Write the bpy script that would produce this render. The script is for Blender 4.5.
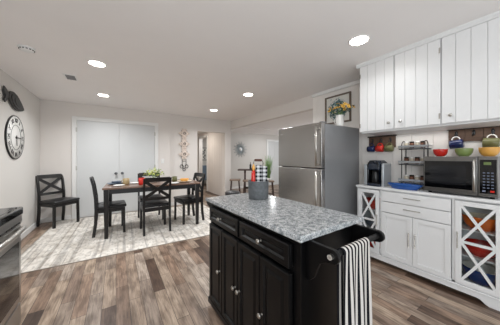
import bpy, bmesh, math, random
from mathutils import Vector, Matrix
random.seed(7)
for o in list(bpy.data.objects): bpy.data.objects.remove(o)
SC = bpy.context.scene
COL = SC.collection
PI = math.pi

# ------------------------------------------------------------ camera / world
F = 205.0
camd = bpy.data.cameras.new('camera'); camd.sensor_width = 36; camd.lens = 36*F/500
camd.shift_y = -5/500; camd.clip_start = 0.05; camd.clip_end = 60
CAM = bpy.data.objects.new('camera', camd); COL.objects.link(CAM)
CAM.location = (0, 0, 1.27)
CAM.rotation_euler = (PI/2, 0, -math.atan(134/F))
SC.camera = CAM
w = bpy.data.worlds.new('world'); SC.world = w; w.use_nodes = True
w.node_tree.nodes['Background'].inputs[0].default_value = (.88, 0.95, 1.0, 1)
w.node_tree.nodes['Background'].inputs[1].default_value = 1.0
SC.view_settings.view_transform = 'Standard'; SC.view_settings.look = 'None'
SC.view_settings.exposure = 0.3; SC.view_settings.gamma = 1
SC.view_settings.use_curve_mapping = False

def area_light(name, loc, size, power, color=(.95, .98, 1), rot=(0, 0, 0), spread=PI):
    d = bpy.data.lights.new(name, 'AREA'); d.shape = 'DISK'; d.size = size
    d.energy = power; d.color = color; d.spread = spread
    o = bpy.data.objects.new(name, d); COL.objects.link(o); o.location = loc; o.rotation_euler = rot
    return o
LIGHTS = [(-.19, 3.07), (-.19, 4.56), (1.95, 4.56), (1.98, 3.09), (1.96, 1.08), (-.19, 1.08), (-.19, -.6), (1.96, -.6)]  # positions behind the camera are unseen lamps, added for brightness
for x, y in LIGHTS:
    area_light('downlight_and_fill', (x, y, 2.385), .16, 14 if y > 1.5 else 3, spread=2.6)
area_light('adjoining_side_fill', (7.5, 4.6, 1.25), 1.9, 42, (.93, .97, 1), (math.radians(96), 0, math.radians(82)))  # unseen fill added to brighten the adjoining room's wall and ceiling
for x, y in ((4.3, 4.3), (5.2, 6.3), (4.2, 6.0)):
    area_light('downlight_and_fill', (x, y, 2.26), .16, 8, (.95, .98, 1))  # no fixtures seen here; ceiling lamps added to light the adjoining room
area_light('added_bounce_fill', (.5, -1.5, 1.0), .8, 9, (.92, .97, 1), (math.radians(180-38), 0, math.radians(4)), 2.2)  # unseen fill behind the camera, added to brighten the ceiling by bounce
area_light('left_rear_fill', (-1.1, -.9, 1.5), 1.3, 40, (.9, .96, 1), (math.radians(84), 0, math.radians(-62)))  # added fill from behind left, no window is seen there
uc = area_light('under_cabinet_fill', (2.84, .75, 1.555), .06, .95, (1, .98, .95)); uc.data.shape = 'RECTANGLE'; uc.data.size = .03; uc.data.size_y = 1.1  # invented strip light, lifts the dim wall below the upper cabinets
area_light('hall_fill', (2.15, 7.0, 2.23), .4, 10, (1, .93, .84))  # unseen lamp added to light the hall
area_light('side_room_fill', (3.5, 7.9, 2.2), .3, 10, (.95, .98, 1))  # unseen lamp added to light the room through the side doorway

# ------------------------------------------------------------ materials
def lin(c):
    return tuple(((v/255)/12.92 if v/255 <= .04045 else ((v/255+.055)/1.055)**2.4) for v in c) + (1,)
def mat(name, rgb, rough=.5, metal=0, spec=.5, noise=0, nscale=30, bump=0, bscale=60, coat=0, emit=0, stretch=None):
    m = bpy.data.materials.new(name); m.use_nodes = True
    nt = m.node_tree; N = nt.nodes; L = nt.links; p = N['Principled BSDF']
    p.inputs['Base Color'].default_value = lin(rgb); p.inputs['Roughness'].default_value = rough
    p.inputs['Metallic'].default_value = metal; p.inputs['Specular IOR Level'].default_value = spec
    p.inputs['Coat Weight'].default_value = coat
    tc = N.new('ShaderNodeTexCoord'); mp = N.new('ShaderNodeMapping'); L.new(tc.outputs['Object'], mp.inputs[0])
    if stretch: mp.inputs['Scale'].default_value = stretch
    if emit:
        p.inputs['Emission Color'].default_value = lin(rgb); p.inputs['Emission Strength'].default_value = emit
    n = N.new('ShaderNodeTexNoise'); n.inputs['Scale'].default_value = nscale; n.inputs['Detail'].default_value = 4
    L.new(mp.outputs[0], n.inputs['Vector'])
    r = N.new('ShaderNodeMix'); r.data_type = 'RGBA'
    c = lin(rgb); k = noise
    r.inputs[6].default_value = tuple(max(0, v*(1-k)) for v in c[:3])+(1,)
    r.inputs[7].default_value = tuple(min(1, v*(1+k)) for v in c[:3])+(1,)
    L.new(n.outputs['Fac'], r.inputs[0]); L.new(r.outputs[2], p.inputs['Base Color'])
    if bump:
        b = N.new('ShaderNodeBump'); b.inputs['Strength'].default_value = bump; b.inputs['Distance'].default_value = .002
        n2 = N.new('ShaderNodeTexNoise'); n2.inputs['Scale'].default_value = bscale; n2.inputs['Detail'].default_value = 3
        L.new(mp.outputs[0], n2.inputs['Vector']); L.new(n2.outputs['Fac'], b.inputs['Height']); L.new(b.outputs[0], p.inputs['Normal'])
    return m
def ramp(nt, stops, interp='LINEAR'):
    r = nt.nodes.new('ShaderNodeValToRGB'); cr = r.color_ramp; cr.interpolation = interp
    while len(cr.elements) < len(stops): cr.elements.new(.5)
    for e, (p, c) in zip(cr.elements, stops): e.position = p; e.color = lin(c)
    return r
M = {}
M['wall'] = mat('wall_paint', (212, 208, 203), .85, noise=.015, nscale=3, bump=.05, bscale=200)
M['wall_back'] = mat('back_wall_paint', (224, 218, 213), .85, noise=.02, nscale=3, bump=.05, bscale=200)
M['ceil'] = mat('ceiling_paint', (243, 239, 237), .9, noise=.02, nscale=4)
M['trim'] = mat('white_trim', (232, 231, 229), .45, noise=.01)
M['shiplap'] = mat('shiplap_paint', (236, 231, 226), .6, noise=.03, nscale=5)
M['cab'] = mat('white_cabinet_paint', (229, 229, 229), .4, noise=.01)
M['closet'] = mat('closet_door_paint', (210, 211, 211), .5, noise=.01)
M['black'] = mat('espresso_black_paint', (6, 6, 7), .38, noise=.15, nscale=8, spec=.25)
M['chairwood'] = mat('black_chair_wood', (20, 18, 18), .35, noise=.15, nscale=9)
M['leather'] = mat('black_leather', (22, 22, 24), .35, bump=.2, bscale=150, noise=.1)
M['nickel'] = mat('brushed_nickel', (190, 186, 180), .3, 1, noise=.05)
M['steel'] = mat('brushed_steel', (172, 170, 168), .27, 1, noise=.04, nscale=6, bump=.25, bscale=20, stretch=(1, 1, 40))
M['steelh'] = mat('steel_horizontal_grain', (176, 174, 172), .3, 1, noise=.04, nscale=6)
M['fridgeside'] = mat('grey_fridge_side', (138, 139, 141), .42, .3, noise=.03, bump=.1, bscale=300)
M['darksteel'] = mat('dark_seam', (40, 40, 42), .5, .3)
M['chrome'] = mat('chrome', (215, 215, 215), .12, 1)
M['glassblack'] = mat('black_glass', (8, 8, 10), .06, spec=.6)
M['plastic'] = mat('black_plastic', (18, 18, 20), .35)
M['iron'] = mat('dark_iron', (40, 36, 34), .55, .6)
M['fish'] = mat('charcoal_metal', (62, 62, 62), .6, .2, noise=.35, nscale=25, bump=.5, bscale=50)
M['white'] = mat('white_ceramic', (236, 234, 230), .3)
M['cream'] = mat('cream_ceramic', (222, 205, 180), .35, noise=.1)
M['tan'] = mat('tan_ceramic', (166, 146, 108), .35, noise=.1)
M['red'] = mat('red_glaze', (206, 42, 32), .22, noise=.05, coat=.3)
M['orange'] = mat('orange_glaze', (232, 110, 30), .25, noise=.05, coat=.3)
M['yellow'] = mat('yellow_glaze', (232, 172, 84), .3, noise=.08, coat=.2)
M['green'] = mat('green_glaze', (132, 150, 88), .3, noise=.12, coat=.2)
M['olive'] = mat('olive_glaze', (108, 108, 70), .35, noise=.25, nscale=50)
M['blue'] = mat('blue_glaze', (24, 58, 118), .25, noise=.08, coat=.3)
M['navy'] = mat('navy_glaze', (20, 36, 84), .25, noise=.1, coat=.3)
M['pblue'] = mat('platter_blue_glaze', (28, 82, 158), .22, noise=.1, coat=.3)
M['slate'] = mat('slate_plate', (88, 98, 112), .35, noise=.1)
M['brownwood'] = mat('rustic_brown_wood', (88, 66, 52), .65, noise=.45, nscale=6, bump=.3, stretch=(1, 1, 7))
M['darkwood'] = mat('dark_rail_wood', (38, 28, 26), .55, noise=.2)
M['handlewood'] = mat('reddish_wood', (84, 46, 34), .5, noise=.2)
M['lightwood'] = mat('whitewashed_wood', (220, 204, 192), .7, noise=.3, nscale=30, bump=.4)
M['framewood'] = mat('grey_frame_wood', (112, 98, 86), .6, noise=.3, stretch=(1, 1, 6))
M['tabletop'] = mat('walnut_table_top', (112, 84, 68), .3, noise=.3, nscale=5, stretch=(1, 8, 1), coat=.3)
M['leaf'] = mat('green_leaf', (110, 142, 62), .5, noise=.3, nscale=20)
M['leafy'] = mat('yellow_green_leaf', (196, 204, 108), .5, noise=.3, nscale=20)
M['teal'] = mat('teal_leaf', (58, 88, 92), .6, noise=.4)
M['tealb'] = mat('pale_teal_leaf', (128, 160, 160), .6, noise=.3)
M['flower'] = mat('yellow_petals', (236, 186, 84), .6, noise=.15)
M['flowerc'] = mat('flower_centre', (86, 48, 20), .7)
M['paper'] = mat('print_paper', (226, 224, 218), .7)
M['grass'] = mat('grass_blade', (124, 160, 92), .5, noise=.3)
M['galv'] = mat('galvanised_metal', (98, 101, 104), .6, .3, noise=.6, nscale=40, bump=.2, bscale=60)
M['rugedge'] = mat('rug_binding', (160, 152, 142), .9)
M['bluegrey'] = mat('blue_grey_cloth', (110, 124, 138), .9, noise=.2)
M['stooltop'] = mat('stool_seat_wood', (136, 116, 100), .5, noise=.2)
M['stoolleg'] = mat('stool_leg_wood', (66, 46, 38), .5, noise=.2)
M['water'] = mat('smoked_tank', (20, 21, 25), .1, spec=.6)
M['keurig'] = mat('dark_blue_plastic', (26, 36, 52), .25, coat=.4)
M['silverp'] = mat('silver_plastic', (178, 182, 186), .35, .5)
M['screen'] = mat('green_display', (96, 112, 66), .3, emit=.1)
M['keyw'] = mat('pale_keys', (104, 112, 132), .4)
M['lens'] = mat('lamp_lens', (255, 246, 232), .4, emit=14)
M['spice'] = mat('spice_label', (196, 186, 168), .5, noise=.4, nscale=60)
M['spicer'] = mat('brown_spice', (112, 70, 48), .5, noise=.3, nscale=60)

def glass(name, tint=(.93, .95, .95)):
    m = bpy.data.materials.new(name); m.use_nodes = True; nt = m.node_tree; N = nt.nodes; L = nt.links
    N.remove(N['Principled BSDF'])
    t = N.new('ShaderNodeBsdfTransparent'); t.inputs[0].default_value = tint+(1,)
    g = N.new('ShaderNodeBsdfGlossy'); g.inputs['Roughness'].default_value = .03
    f = N.new('ShaderNodeFresnel'); f.inputs[0].default_value = 1.45
    x = N.new('ShaderNodeMixShader'); L.new(f.outputs[0], x.inputs[0]); L.new(t.outputs[0], x.inputs[1]); L.new(g.outputs[0], x.inputs[2])
    L.new(x.outputs[0], N['Material Output'].inputs[0]); return m
M['mwsteel'] = mat('microwave_steel', (140, 138, 136), .3, 1, noise=.04)
M['raygrey'] = mat('blue_grey_paint', (150, 162, 166), .5, .0)
M['glass'] = glass('clear_glass')

def floor_mat():
    m = bpy.data.materials.new('rustic_plank_floor'); m.use_nodes = True; nt = m.node_tree; N = nt.nodes; L = nt.links
    p = N['Principled BSDF']; tc = N.new('ShaderNodeTexCoord'); mp = N.new('ShaderNodeMapping')
    mp.inputs['Rotation'].default_value = (0, 0, PI/2); mp.inputs['Location'].default_value = (9.31, 5.0, 0)
    L.new(tc.outputs['Object'], mp.inputs[0])
    def brick(msize, width=.72, off=.37):
        b = N.new('ShaderNodeTexBrick'); b.offset = off; b.offset_frequency = 2; b.squash = 1
        b.inputs['Color1'].default_value = (0, 0, 0, 1); b.inputs['Color2'].default_value = (1, 1, 1, 1)
        b.inputs['Mortar'].default_value = (0, 0, 0, 1); b.inputs['Scale'].default_value = 1
        b.inputs['Mortar Size'].default_value = msize; b.inputs['Brick Width'].default_value = width
        b.inputs['Row Height'].default_value = .1; b.inputs['Bias'].default_value = 0
        L.new(mp.outputs[0], b.inputs['Vector']); return b
    b = brick(.0016)
    cr = ramp(nt, [(0, (88, 70, 60)), (.14, (112, 90, 76)), (.22, (176, 150, 130)), (.42, (154, 134, 120)), (.6, (202, 182, 162)), (.8, (172, 156, 143)), (1, (216, 202, 188))])
    L.new(b.outputs['Color'], cr.inputs[0])
    # grain
    mg = N.new('ShaderNodeMapping'); mg.inputs['Scale'].default_value = (48, 3.2, 1); L.new(tc.outputs['Object'], mg.inputs[0])
    # offset grain per plank
    ad = N.new('ShaderNodeVectorMath'); ad.operation = 'ADD'
    sc = N.new('ShaderNodeVectorMath'); sc.operation = 'SCALE'; sc.inputs['Scale'].default_value = 37
    L.new(b.outputs['Color'], sc.inputs[0]); L.new(mg.outputs[0], ad.inputs[0]); L.new(sc.outputs[0], ad.inputs[1])
    n = N.new('ShaderNodeTexNoise'); n.inputs['Scale'].default_value = 1.6; n.inputs['Detail'].default_value = 8; n.inputs['Roughness'].default_value = .65; n.inputs['Distortion'].default_value = .5
    L.new(ad.outputs[0], n.inputs['Vector'])
    gr = ramp(nt, [(.28, (96, 86, 78)), (.45, (190, 182, 175)), (.6, (235, 230, 226)), (.78, (255, 255, 255))])
    L.new(n.outputs['Fac'], gr.inputs[0])
    mx = N.new('ShaderNodeMix'); mx.data_type = 'RGBA'; mx.blend_type = 'MULTIPLY'; mx.inputs[0].default_value = .75
    L.new(cr.outputs[0], mx.inputs[6]); L.new(gr.outputs[0], mx.inputs[7])
    n3 = N.new('ShaderNodeTexNoise'); n3.inputs['Scale'].default_value = 9; n3.inputs['Detail'].default_value = 5
    mg3 = N.new('ShaderNodeMapping'); mg3.inputs['Scale'].default_value = (1.6, .45, 1); L.new(tc.outputs['Object'], mg3.inputs[0]); L.new(mg3.outputs[0], n3.inputs['Vector'])
    r3 = ramp(nt, [(.36, (150, 138, 130)), (.56, (255, 255, 255))]); L.new(n3.outputs['Fac'], r3.inputs[0])
    m3 = N.new('ShaderNodeMix'); m3.data_type = 'RGBA'; m3.blend_type = 'MULTIPLY'; m3.inputs[0].default_value = .7
    L.new(mx.outputs[2], m3.inputs[6]); L.new(r3.outputs[0], m3.inputs[7])
    m2 = N.new('ShaderNodeMix'); m2.data_type = 'RGBA'; L.new(b.outputs['Fac'], m2.inputs[0])
    L.new(m3.outputs[2], m2.inputs[6]); m2.inputs[7].default_value = lin((52, 42, 36))
    L.new(m2.outputs[2], p.inputs['Base Color'])
    p.inputs['Roughness'].default_value = .42; p.inputs['Specular IOR Level'].default_value = .4
    bp = N.new('ShaderNodeBump'); bp.inputs['Strength'].default_value = .2; bp.inputs['Distance'].default_value = .002
    L.new(n.outputs['Fac'], bp.inputs['Height']); L.new(bp.outputs[0], p.inputs['Normal'])
    return m
M['floor'] = floor_mat()

def rug_mat():
    m = bpy.data.materials.new('distressed_cream_rug'); m.use_nodes = True; nt = m.node_tree; N = nt.nodes; L = nt.links
    p = N['Principled BSDF']; tc = N.new('ShaderNodeTexCoord')
    def nz(scale, sx, sy, d=5):
        mp = N.new('ShaderNodeMapping'); mp.inputs['Scale'].default_value = (sx, sy, 1); L.new(tc.outputs['Object'], mp.inputs[0])
        n = N.new('ShaderNodeTexNoise'); n.inputs['Scale'].default_value = scale; n.inputs['Detail'].default_value = d
        L.new(mp.outputs[0], n.inputs['Vector']); return n
    base = ramp(nt, [(.3, (196, 188, 178)), (.5, (222, 216, 208)), (.7, (236, 231, 224))])
    L.new(nz(5, 1, 1).outputs['Fac'], base.inputs[0])
    a = ramp(nt, [(.38, (96, 92, 94)), (.47, (255, 255, 255))]); L.new(nz(2.2, 11, .22, 5).outputs['Fac'], a.inputs[0])
    b = ramp(nt, [(.40, (150, 132, 116)), (.50, (255, 255, 255))]); L.new(nz(14, 1.0, .8, 6).outputs['Fac'], b.inputs[0])
    c = ramp(nt, [(.38, (120, 116, 114)), (.46, (255, 255, 255))]); L.new(nz(30, 1, .5, 3).outputs['Fac'], c.inputs[0])
    def mul(x, y, f):
        mx = N.new('ShaderNodeMix'); mx.data_type = 'RGBA'; mx.blend_type = 'MULTIPLY'; mx.inputs[0].default_value = f
        L.new(x, mx.inputs[6]); L.new(y, mx.inputs[7]); return mx.outputs[2]
    o = mul(base.outputs[0], a.outputs[0], .36); o = mul(o, b.outputs[0], .2); o = mul(o, c.outputs[0], .3)
    # border bands: distance from the edge of a 2.95 x 2.3 rug centred on its own origin
    sx = N.new('ShaderNodeSeparateXYZ'); L.new(tc.outputs['Object'], sx.inputs[0])
    ab = N.new('ShaderNodeMath'); ab.operation = 'ABSOLUTE'; L.new(sx.outputs[0], ab.inputs[0])
    wv = N.new('ShaderNodeMath'); wv.operation = 'MULTIPLY'; L.new(ab.outputs[0], wv.inputs[0]); wv.inputs[1].default_value = 1/1.5
    br = ramp(nt, [(0, (255, 255, 255)), (.70, (255, 255, 255)), (.705, (170, 160, 150)), (.72, (255, 255, 255)), (.76, (255, 255, 255)), (.765, (176, 168, 158)), (.785, (255, 255, 255))])
    L.new(wv.outputs[0], br.inputs[0]); o = mul(o, br.outputs[0], .6)
    L.new(o, p.inputs['Base Color']); p.inputs['Roughness'].default_value = .95; p.inputs['Specular IOR Level'].default_value = .1
    return m
M['rug'] = rug_mat()

def granite():
    m = bpy.data.materials.new('speckled_grey_granite'); m.use_nodes = True; nt = m.node_tree; N = nt.nodes; L = nt.links
    p = N['Principled BSDF']; tc = N.new('ShaderNodeTexCoord')
    v = N.new('ShaderNodeTexVoronoi'); v.inputs['Scale'].default_value = 260; L.new(tc.outputs['Object'], v.inputs['Vector'])
    sx = N.new('ShaderNodeSeparateColor'); L.new(v.outputs['Color'], sx.inputs[0])
    r = ramp(nt, [(0, (96, 101, 106)), (.12, (128, 133, 136)), (.3, (162, 166, 168)), (.6, (186, 188, 189)), (.85, (204, 205, 205)), (1, (224, 223, 221))])
    L.new(sx.outputs[0], r.inputs[0])
    n = N.new('ShaderNodeTexNoise'); n.inputs['Scale'].default_value = 35; n.inputs['Detail'].default_value = 3; L.new(tc.outputs['Object'], n.inputs['Vector'])
    r2 = ramp(nt, [(.35, (186, 190, 194)), (.6, (255, 255, 255))]); L.new(n.outputs['Fac'], r2.inputs[0])
    mx = N.new('ShaderNodeMix'); mx.data_type = 'RGBA'; mx.blend_type = 'MULTIPLY'; mx.inputs[0].default_value = 1
    L.new(r.outputs[0], mx.inputs[6]); L.new(r2.outputs[0], mx.inputs[7]); L.new(mx.outputs[2], p.inputs['Base Color'])
    p.inputs['Roughness'].default_value = .16
    return m
M['granite'] = granite()

def axis_pattern(name, kind, ca, cb, freq, axis=0, width=.5):
    m = bpy.data.materials.new(name); m.use_nodes = True; nt = m.node_tree; N = nt.nodes; L = nt.links
    p = N['Principled BSDF']; p.inputs['Roughness'].default_value = .95; p.inputs['Specular IOR Level'].default_value = .1
    tc = N.new('ShaderNodeTexCoord'); s = N.new('ShaderNodeSeparateXYZ')
    L.new(tc.outputs['UV' if kind == 'stripe' else 'Object'], s.inputs[0])
    def band(i):
        a = N.new('ShaderNodeMath'); a.operation = 'MULTIPLY'; L.new(s.outputs[i], a.inputs[0]); a.inputs[1].default_value = freq
        b = N.new('ShaderNodeMath'); b.operation = 'FRACT'; L.new(a.outputs[0], b.inputs[0])
        c = N.new('ShaderNodeMath'); c.operation = 'GREATER_THAN'; L.new(b.outputs[0], c.inputs[0]); c.inputs[1].default_value = width
        return c
    if kind == 'stripe': f = band(axis).outputs[0]
    else:
        a, b = band(0), band(2); ad = N.new('ShaderNodeMath'); ad.operation = 'ADD'; L.new(a.outputs[0], ad.inputs[0]); L.new(b.outputs[0], ad.inputs[1])
        d = N.new('ShaderNodeMath'); d.operation = 'MULTIPLY'; L.new(ad.outputs[0], d.inputs[0]); d.inputs[1].default_value = .5; f = d.outputs[0]
    mx = N.new('ShaderNodeMix'); mx.data_type = 'RGBA'; L.new(f, mx.inputs[0]); mx.inputs[6].default_value = lin(ca); mx.inputs[7].default_value = lin(cb)
    L.new(mx.outputs[2], p.inputs['Base Color']); return m
M['towel'] = axis_pattern('striped_towel_cloth', 'stripe', (26, 26, 30), (200, 195, 190), 8.0, 0, .5)
M['plaid'] = axis_pattern('buffalo_plaid', 'plaid', (16, 18, 24), (214, 214, 216), 30, 0, .5)

# ------------------------------------------------------------ mesh builder
class MB:
    def __init__(s): s.bm = bmesh.new(); s.mats = []; s.mi = 0; s.T = Matrix()
    def use(s, m):
        if m not in s.mats: s.mats.append(m)
        s.mi = s.mats.index(m); return s
    def _fin(s, vs, fs, smooth=False):
        for v in vs: v.co = s.T @ v.co
        for f in fs: f.material_index = s.mi; f.smooth = smooth
    def box(s, x0, x1, y0, y1, z0, z1, bev=0):
        vs = [s.bm.verts.new((x, y, z)) for x in (x0, x1) for y in (y0, y1) for z in (z0, z1)]
        q = [(0, 1, 3, 2), (4, 6, 7, 5), (0, 4, 5, 1), (2, 3, 7, 6), (0, 2, 6, 4), (1, 5, 7, 3)]
        fs = [s.bm.faces.new([vs[i] for i in k]) for k in q]
        s._fin(vs, fs)
        if bev:
            es = list({e for f in fs for e in f.edges})
            r = bmesh.ops.bevel(s.bm, geom=es, offset=bev, segments=2, affect='EDGES', profile=.5)
            for f in r['faces']: f.material_index = s.mi; f.smooth = True
        return s
    def obox(s, c, u, v, wv, du, dv, dw):  # oriented box, half sizes
        c, u, v, wv = Vector(c), Vector(u).normalized(), Vector(v).normalized(), Vector(wv).normalized()
        vs = [s.bm.verts.new(c+u*a*du+v*b*dv+wv*d*dw) for a in (-1, 1) for b in (-1, 1) for d in (-1, 1)]
        q = [(0, 1, 3, 2), (4, 6, 7, 5), (0, 4, 5, 1), (2, 3, 7, 6), (0, 2, 6, 4), (1, 5, 7, 3)]
        fs = [s.bm.faces.new([vs[i] for i in k]) for k in q]; s._fin(vs, fs); return s
    def bar(s, a, b, wd, t, side=(0, 0, 1)):  # rectangular bar from a to b
        a, b = Vector(a), Vector(b); d = (b-a); n = Vector(side); sd = d.cross(n).normalized()
        return s.obox((a+b)/2, d, sd, d.cross(sd), d.length/2, wd/2, t/2)
    def tube(s, pts, r, seg=10, closed=False, caps=True):
        pts = [Vector(p) for p in pts]; n = len(pts); rings = []
        rr = r if isinstance(r, (list, tuple)) else [r]*n
        up = None
        for i, p in enumerate(pts):
            if closed: d = pts[(i+1) % n]-pts[i-1]
            else: d = pts[min(i+1, n-1)]-pts[max(i-1, 0)]
            d.normalize()
            if up is None: up = Vector((0, 0, 1)) if abs(d.z) < .9 else Vector((1, 0, 0))
            a = d.cross(up).normalized(); b = d.cross(a).normalized(); up = -b if b.dot(up) < 0 else b
            a = d.cross(up).normalized()
            rings.append([s.bm.verts.new(p+(a*math.cos(t)+up*math.sin(t))*rr[i]) for t in [2*PI*k/seg for k in range(seg)]])
        fs = []
        for i in range(n if closed else n-1):
            A, B = rings[i], rings[(i+1) % n]
            for k in range(seg): fs.append(s.bm.faces.new([A[k], A[(k+1) % seg], B[(k+1) % seg], B[k]]))
        if not closed and caps:
            cf = [s.bm.faces.new(rings[0][::-1]), s.bm.faces.new(rings[-1])]
            for f in cf: f.material_index = s.mi
        s._fin([v for R_ in rings for v in R_], fs, True); return s
    def lathe(s, prof, c=(0, 0, 0), seg=28, axis=(0, 0, 1), closed=False):
        c = Vector(c); ax = Vector(axis).normalized()
        a = ax.orthogonal().normalized(); b = ax.cross(a)
        if abs(ax.z) > .99: a, b = Vector((1, 0, 0)), Vector((0, 1, 0)) * (1 if ax.z > 0 else -1)
        rings = []; vs = []
        for r, z in prof:
            if r < 1e-6: v = s.bm.verts.new(c+ax*z); rings.append([v]); vs.append(v)
            else:
                R_ = [s.bm.verts.new(c+ax*z+(a*math.cos(t)+b*math.sin(t))*r) for t in [2*PI*k/seg for k in range(seg)]]
                rings.append(R_); vs += R_
        fs = []
        pr = list(zip(rings[:-1], rings[1:]))
        if closed: pr.append((rings[-1], rings[0]))
        for A, B in pr:
            for k in range(seg):
                if len(A) == 1 and len(B) == 1: continue
                if len(A) == 1: fs.append(s.bm.faces.new([A[0], B[k], B[(k+1) % seg]]))
                elif len(B) == 1: fs.append(s.bm.faces.new([A[k], A[(k+1) % seg], B[0]][::1]))
                else: fs.append(s.bm.faces.new([A[k], A[(k+1) % seg], B[(k+1) % seg], B[k]]))
        s._fin(vs, fs, True); return s
    def cyl(s, a, b, r, seg=20): 
        a, b = Vector(a), Vector(b); L_ = (b-a).length
        return s.lathe([(0, 0), (r, 0), (r, 0), (r, L_), (r, L_), (0, L_)], a, seg, (b-a))
    def prism(s, poly, o, u, v, n, t):  # polygon (pu,pv) in plane u,v at o extruded along n by t
        o, u, v, n = Vector(o), Vector(u), Vector(v), Vector(n)
        A = [s.bm.verts.new(o+u*p[0]+v*p[1]) for p in poly]; B = [s.bm.verts.new(o+u*p[0]+v*p[1]+n*t) for p in poly]
        fs = [s.bm.faces.new(A), s.bm.faces.new(B[::-1])]
        k = len(poly)
        for i in range(k): fs.append(s.bm.faces.new([A[i], B[i], B[(i+1) % k], A[(i+1) % k]]))
        s._fin(A+B, fs); return s
    def ell(s, c, r, seg=14):  # ellipsoid
        c = Vector(c); prof = []
        T0 = s.T.copy(); s.T = T0 @ Matrix.Translation(c) @ Matrix.Diagonal((r[0], r[1], r[2], 1))
        s.lathe([(math.sin(PI*i/8), -math.cos(PI*i/8)) for i in range(9)], (0, 0, 0), seg); s.T = T0; return s
    def leaf(s, a, b, wd, nrm=(0, 0, 1)):
        a, b = Vector(a), Vector(b); d = b-a; sd = d.cross(Vector(nrm))
        if sd.length < 1e-6: sd = d.cross(Vector((1, 0, 0)))
        sd = sd.normalized()*wd/2; up = d.cross(sd).normalized()*wd*.12
        P = [a, a+d*.35+sd+up, a+d*.7+sd*.7+up, b, a+d*.7-sd*.7+up, a+d*.35-sd+up]
        Q = [p-up.normalized()*.0008 for p in P]
        s.prism_pts(P, Q); return s
    def prism_pts(s, P, Q):
        A = [s.bm.verts.new(p) for p in P]; B = [s.bm.verts.new(p) for p in Q]; k = len(P)
        fs = [s.bm.faces.new(A), s.bm.faces.new(B[::-1])]
        for i in range(k): fs.append(s.bm.faces.new([A[i], B[i], B[(i+1) % k], A[(i+1) % k]]))
        s._fin(A+B, fs); return s
    def build(s, name, m, parent=None, loc=None, bev=0):
        bmesh.ops.recalc_face_normals(s.bm, faces=s.bm.faces)
        me = bpy.data.meshes.new(name); s.bm.to_mesh(me); s.bm.free()
        ms = s.mats if s.mats else [m]
        for x in ms: me.materials.append(M[x])
        o = bpy.data.objects.new(name, me); COL.objects.link(o)
        if parent: o.parent = parent
        if loc: o.location = loc
        if bev:
            bv = o.modifiers.new('bevel', 'BEVEL'); bv.width = bev; bv.segments = 2; bv.limit_method = 'ANGLE'; bv.angle_limit = .7
        return o
def tag(o, label, cat, group=None, kind=None):
    o['label'] = label; o['category'] = cat
    if group: o['group'] = group
    if kind: o['kind'] = kind
    return o
def thing(name, loc, label, cat, rz=0, group=None):
    o = bpy.data.objects.new(name, None); COL.objects.link(o); o.empty_display_size = .1
    o.location = loc; o.rotation_euler = (0, 0, rz); return tag(o, label, cat, group)
def struct(o): o['kind'] = 'structure'; return o
def dup(root, loc, rz, label, group=None, name=None):
    r = root.copy(); COL.objects.link(r); r.location = loc; r.rotation_euler = (root.rotation_euler[0], root.rotation_euler[1], rz); r['label'] = label
    if group: r['group'] = group
    for ch in list(root.children):
        c = ch.copy(); COL.objects.link(c); c.parent = r
        for g in list(ch.children):
            d = g.copy(); COL.objects.link(d); d.parent = c
    return r
def text_mb(s, txt, size, o, u, v, n, t=.001):
    """add lettering to builder s: baseline centre at o"""
    cu = bpy.data.curves.new('lettering', 'FONT'); cu.body = txt; cu.size = size; cu.align_x = 'CENTER'; cu.align_y = 'CENTER'; cu.extrude = t
    ob = bpy.data.objects.new('lettering', cu); COL.objects.link(ob)
    dg = bpy.context.evaluated_depsgraph_get(); me = ob.evaluated_get(dg).to_mesh()
    o, u, v, n = Vector(o), Vector(u), Vector(v), Vector(n)
    vs = [s.bm.verts.new(s.T @ (o+u*p.co.x+v*p.co.y+n*p.co.z)) for p in me.vertices]
    for f in me.polygons:
        try: q = s.bm.faces.new([vs[i] for i in f.vertices]); q.material_index = s.mi
        except ValueError: pass
    bpy.data.objects.remove(ob); bpy.data.curves.remove(cu)

# ============================================================ STRUCTURE
XL, XR, YB, YB2, CH, Y0 = -1.23, 2.98, 5.54, 5.64, 2.40, -1.6
struct(MB().box(XL-.12, 8.0, Y0, 9.6, -.1, 0).build('floor', 'floor'))
b = MB(); b.box(XL-.12, XR+.12, Y0, YB2+.12, CH, CH+.12)
struct(b.build('ceiling', 'ceil'))
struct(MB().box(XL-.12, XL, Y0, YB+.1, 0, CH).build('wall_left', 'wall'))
OX0, OX1, OZ = 1.92, 2.78, 2.02
b = MB(); b.box(XL-.12, 1.16, YB, YB+.12, 0, CH); b.box(1.16, OX0, YB2, YB2+.12, 0, CH)
b.box(OX0, OX1, YB2, YB2+.12, OZ, CH); b.box(OX1, XR, YB2, YB2+.12, 0, CH); b.box(XR, XR+.12, YB2, YB2+.12, 2.16, CH)
b.box(1.10, 1.16, YB+.12, YB2+.12, 0, CH)
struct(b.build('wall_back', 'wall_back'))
# right kitchen wall with vertical boards
b = MB(); b.box(XR+.008, XR+.12, Y0, 2.48, 0, CH)
y = 2.40
b.box(XR, XR+.012, 2.403, 2.48, 0, CH)
while y > Y0:
    b.box(XR, XR+.009, max(y-.197, Y0), y-.0, 0, CH); y -= .2
struct(b.build('wall_right', 'shiplap'))
struct(MB().box(XR, XR+.12, 2.48, YB2, 2.16, CH).build('wall_right_header', 'wall_back'))
struct(MB().box(XR-.035, XR, Y0, 2.48, CH-.055, CH, .008).build('trim_2', 'trim'))
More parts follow.
